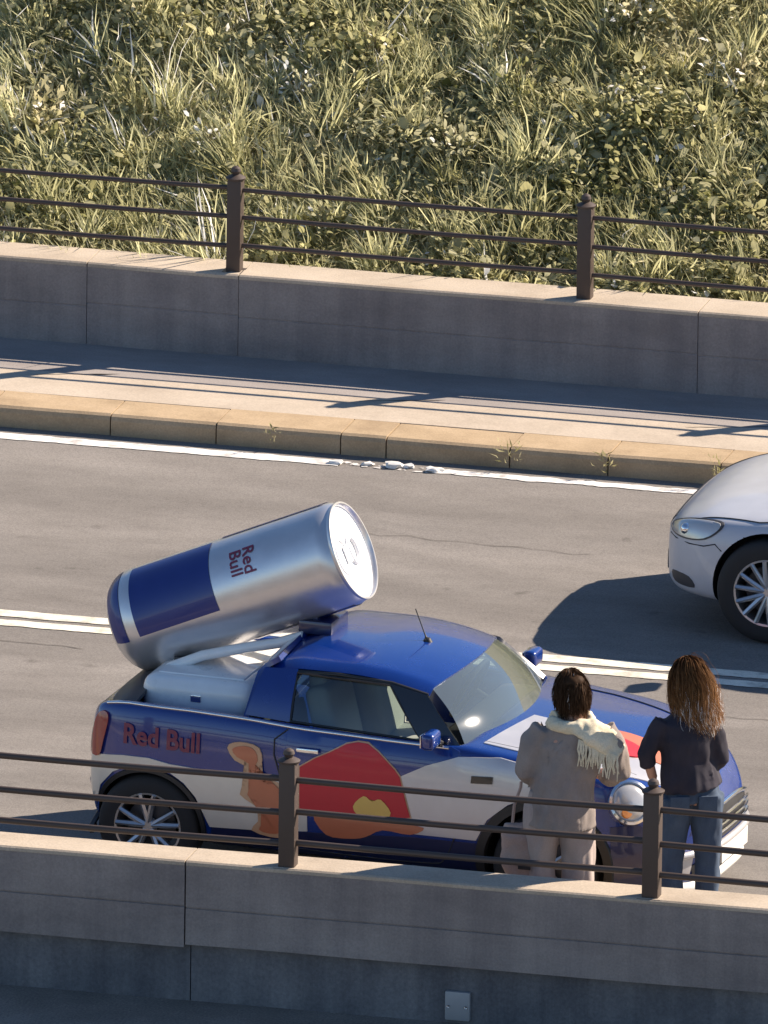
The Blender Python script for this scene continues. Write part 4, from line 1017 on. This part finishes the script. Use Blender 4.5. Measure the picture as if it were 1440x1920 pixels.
coat = [([(-.055,0,.66), (-.05,0,.80), (-.035,0,.95), (-.01,-.01,1.10), (.01,-.012,1.20), (.015,-.01,1.265)], [(.200,.16), (.188,.150), (.170,.135), (.188,.132), (.160,.108), (.072,.07)], X1),
        ([(-.145,-.01,1.215), (-.20,-.01,1.13), (-.235,.0,.96), (-.20,.11,.87)], [.075, .075, .066, .056]),
        ([(.17,-.01,1.215), (.225,-.01,1.13), (.265,.02,.96), (.19,.14,.905)], [.075, .075, .066, .056])]
blob('coat', coat, .011, M['coat'], p1, .024, 9, 2, (1, 1, .45))
tr_ = [([(-.06,0,.74), (-.06,0,.86)], [(.175,.13), (.165,.125)], X1), ([(-.145,0,.80), (-.16,.01,.45), (-.155,-.012,.09)], [(.105,.112), (.088,.092), (.080,.085)], X1), ([(.03,0,.80), (.05,.01,.45), (.045,-.012,.09)], [(.105,.112), (.088,.092), (.080,.085)], X1)]
blob('trousers', tr_, .011, M['trousers'], p1, .020, 9, 4, (1, 1, .4))
for x in (-.15, .042): blob('shoe', [([(x,-.07,.045), (x,.05,.045), (x,.18,.032)], [(.045,.043), (.050,.042), (.036,.026)], X1)], .01, M['shoe'], p1, it=2)
sc_ = [([(-.10,.03,1.265), (-.02,.09,1.275), (.09,.055,1.265), (.12,-.04,1.25), (.05,-.10,1.24), (-.06,-.09,1.245), (-.115,-.02,1.26)], [.038]*7),
       ([(.03,-.10,1.25), (.12,-.10,1.225), (.205,-.075,1.165), (.265,-.055,1.09)], [(.05,.03), (.085,.035), (.090,.032), (.07,.028)], (.3,.6,.6))]
sc = blob('scarf', sc_, .010, M['scarf'], p1, .010, 14, 3)
bm = bmesh.new()
for k in range(34):
    t = k/33; x = .05+.21*t; y = -.14+.03*t; z = 1.19-.10*t
    ring_tube(bm, [(x, y, z), (x+random.uniform(-.01,.01), y-.018, z-.05), (x+random.uniform(-.015,.015), y-.012, z-random.uniform(.09,.15))], [.006, .005, .003], 6)
link('fringe', from_bm(bm, 'fringe', 60), M['scarf'], sc)
fringe_scalp(hc1, hup1, hf1, M['hair_dark'], p1)
S, D, LL, TT = cap_strands(hc1, hup1, hf1, 3200, .10, .005, .5, .5, .006, down=.9)
link('hair', strands(S, D, LL, .0022, TT, 6, .8, .004, (hc1, hup1, hf1)), M['hair_dark'], p1)
bg = empty('tote_bag', (3.02, -8.70, ZS+.36)); tag(bg, 'tan canvas tote bag hanging at the left side of the coated person', 'bag')
blob('bag_body', [([(0,0,-.02), (0,0,.10), (0,0,.24), (0,0,.30)], [(.10,.05), (.13,.065), (.125,.05), (.115,.025)], (1,.2,0))], .010, M['bag'], bg, .012, 10, 3)
for sg in (-1, 1): tube('bag_handle', [(.07*sg, -.0, .28), (.06*sg, .0, .40), (.03*sg, .02, .50), (0.03*sg, .03, .53)], .009, M['bag'], bg, 6)
box('bag_print', (.02, -.074, .085), (.07, .006, .05), M['black'], bg, .002)

# person in dark top and jeans ---------------------------------------------
p2 = empty('person', (3.90, -8.56, ZS), R(22))
tag(p2, 'person with long brown wavy hair, dark top and blue jeans by the car nose', 'person', 'people standing beside the blue car')
hc2 = (-.005, .04, 1.50); hup2 = (.06, .16, 1); hf2 = (-.35, 1, -.25)
body_p = head_parts(hc2, hup2, hf2) + [
    ([(-.02,-.01,1.28), (-.015,.0,1.36), (-.01,.02,1.45)], [.055, .048, .048]),
    ([(.02,0,.82), (.015,0,.92), (0,0,1.05), (-.01,-.01,1.22), (-.02,-.01,1.31)], [(.125,.075), (.110,.072), (.105,.072), (.135,.085), (.09,.06)], X1),
    ([(-.07,0,.82), (-.085,.01,.48), (-.08,-.015,.08)], [(.085,.09), (.058,.060), (.040,.043)], X1),
    ([(.10,0,.82), (.115,.01,.48), (.11,-.015,.08)], [(.085,.09), (.058,.060), (.040,.043)], X1),
    ([(-.08,-.03,.045), (-.08,.08,.03), (-.085,.17,.025)], [(.035,.035), (.042,.03), (.035,.02)], X1),
    ([(.11,-.03,.045), (.11,.08,.03), (.115,.17,.025)], [(.035,.035), (.042,.03), (.035,.02)], X1),
    ([(-.165,-.01,1.27), (-.228,-.02,1.08), (-.185,.05,.95)], [.034, .033, .027]),
    ([(.12,-.01,1.27), (.172,.0,1.06), (.13,.17,.98)], [.034, .033, .027])]
body_p += hand_parts((-.18,.055,.935), (.22,.25,-1), (.9,.2,.1)) + hand_parts((.115,.20,.985), (-.6,.7,.15), (-.3,-.6,-.7))
b2 = blob('body', body_p, .009, M['skin'], p2, it=3); face_bits(hc2, hup2, hf2, b2)
tp = [([(.02,0,.90), (.01,0,.97), (0,0,1.07), (-.01,-.01,1.20), (-.02,-.012,1.28), (-.02,-.01,1.335)], [(.178,.145), (.166,.136), (.148,.118), (.155,.115), (.135,.095), (.065,.062)], X1),
      ([(-.135,-.01,1.285), (-.19,-.015,1.20), (-.232,-.02,1.10), (-.220,.01,1.035)], [.056, .054, .049, .045]),
      ([(.10,-.01,1.285), (.145,-.01,1.20), (.180,.0,1.06), (.15,.11,1.005)], [.056, .054, .049, .045])]
blob('top', tp, .010, M['top'], p2, .016, 11, 4, (1, 1, .5))
jn = [([(.02,0,.84), (.018,0,.92), (.014,0,.965)], [(.160,.126), (.148,.116), (.132,.100)], X1), ([(-.065,0,.86), (-.088,.01,.48), (-.083,-.012,.09)], [(.098,.106), (.072,.076), (.058,.062)], X1), ([(.105,0,.86), (.12,.01,.48), (.115,-.012,.09)], [(.098,.106), (.072,.076), (.058,.062)], X1)]
jo = blob('jeans', jn, .010, M['jeans'], p2, .010, 14, 4, (1, 1, .5))
for sx in (-1, 1): box('pocket', (.02+sx*.078, -.121, .83), (.105, .012, .115), M['jeans'], jo, .004, 2, Matrix.Rotation(R(8), 3, 'X'))
for x in (-.08, .112): blob('shoe', [([(x,-.07,.045), (x,.05,.045), (x,.18,.032)], [(.045,.043), (.050,.042), (.036,.026)], X1)], .01, M['shoe'], p2, it=2)
fringe_scalp(hc2, hup2, hf2, M['hair_brown'], p2)
S, D, LL, TT = cap_strands(hc2, hup2, hf2, 8000, .33, .005, .30, .7, .03, down=1.1)
h_ = strands(S, D, LL, .0018, TT, 16, 2.2, .015, (hc2, hup2, hf2), (.50, -.22, 0), .85, .75, 18.0); link('hair', h_, M['hair_brown'], p2)
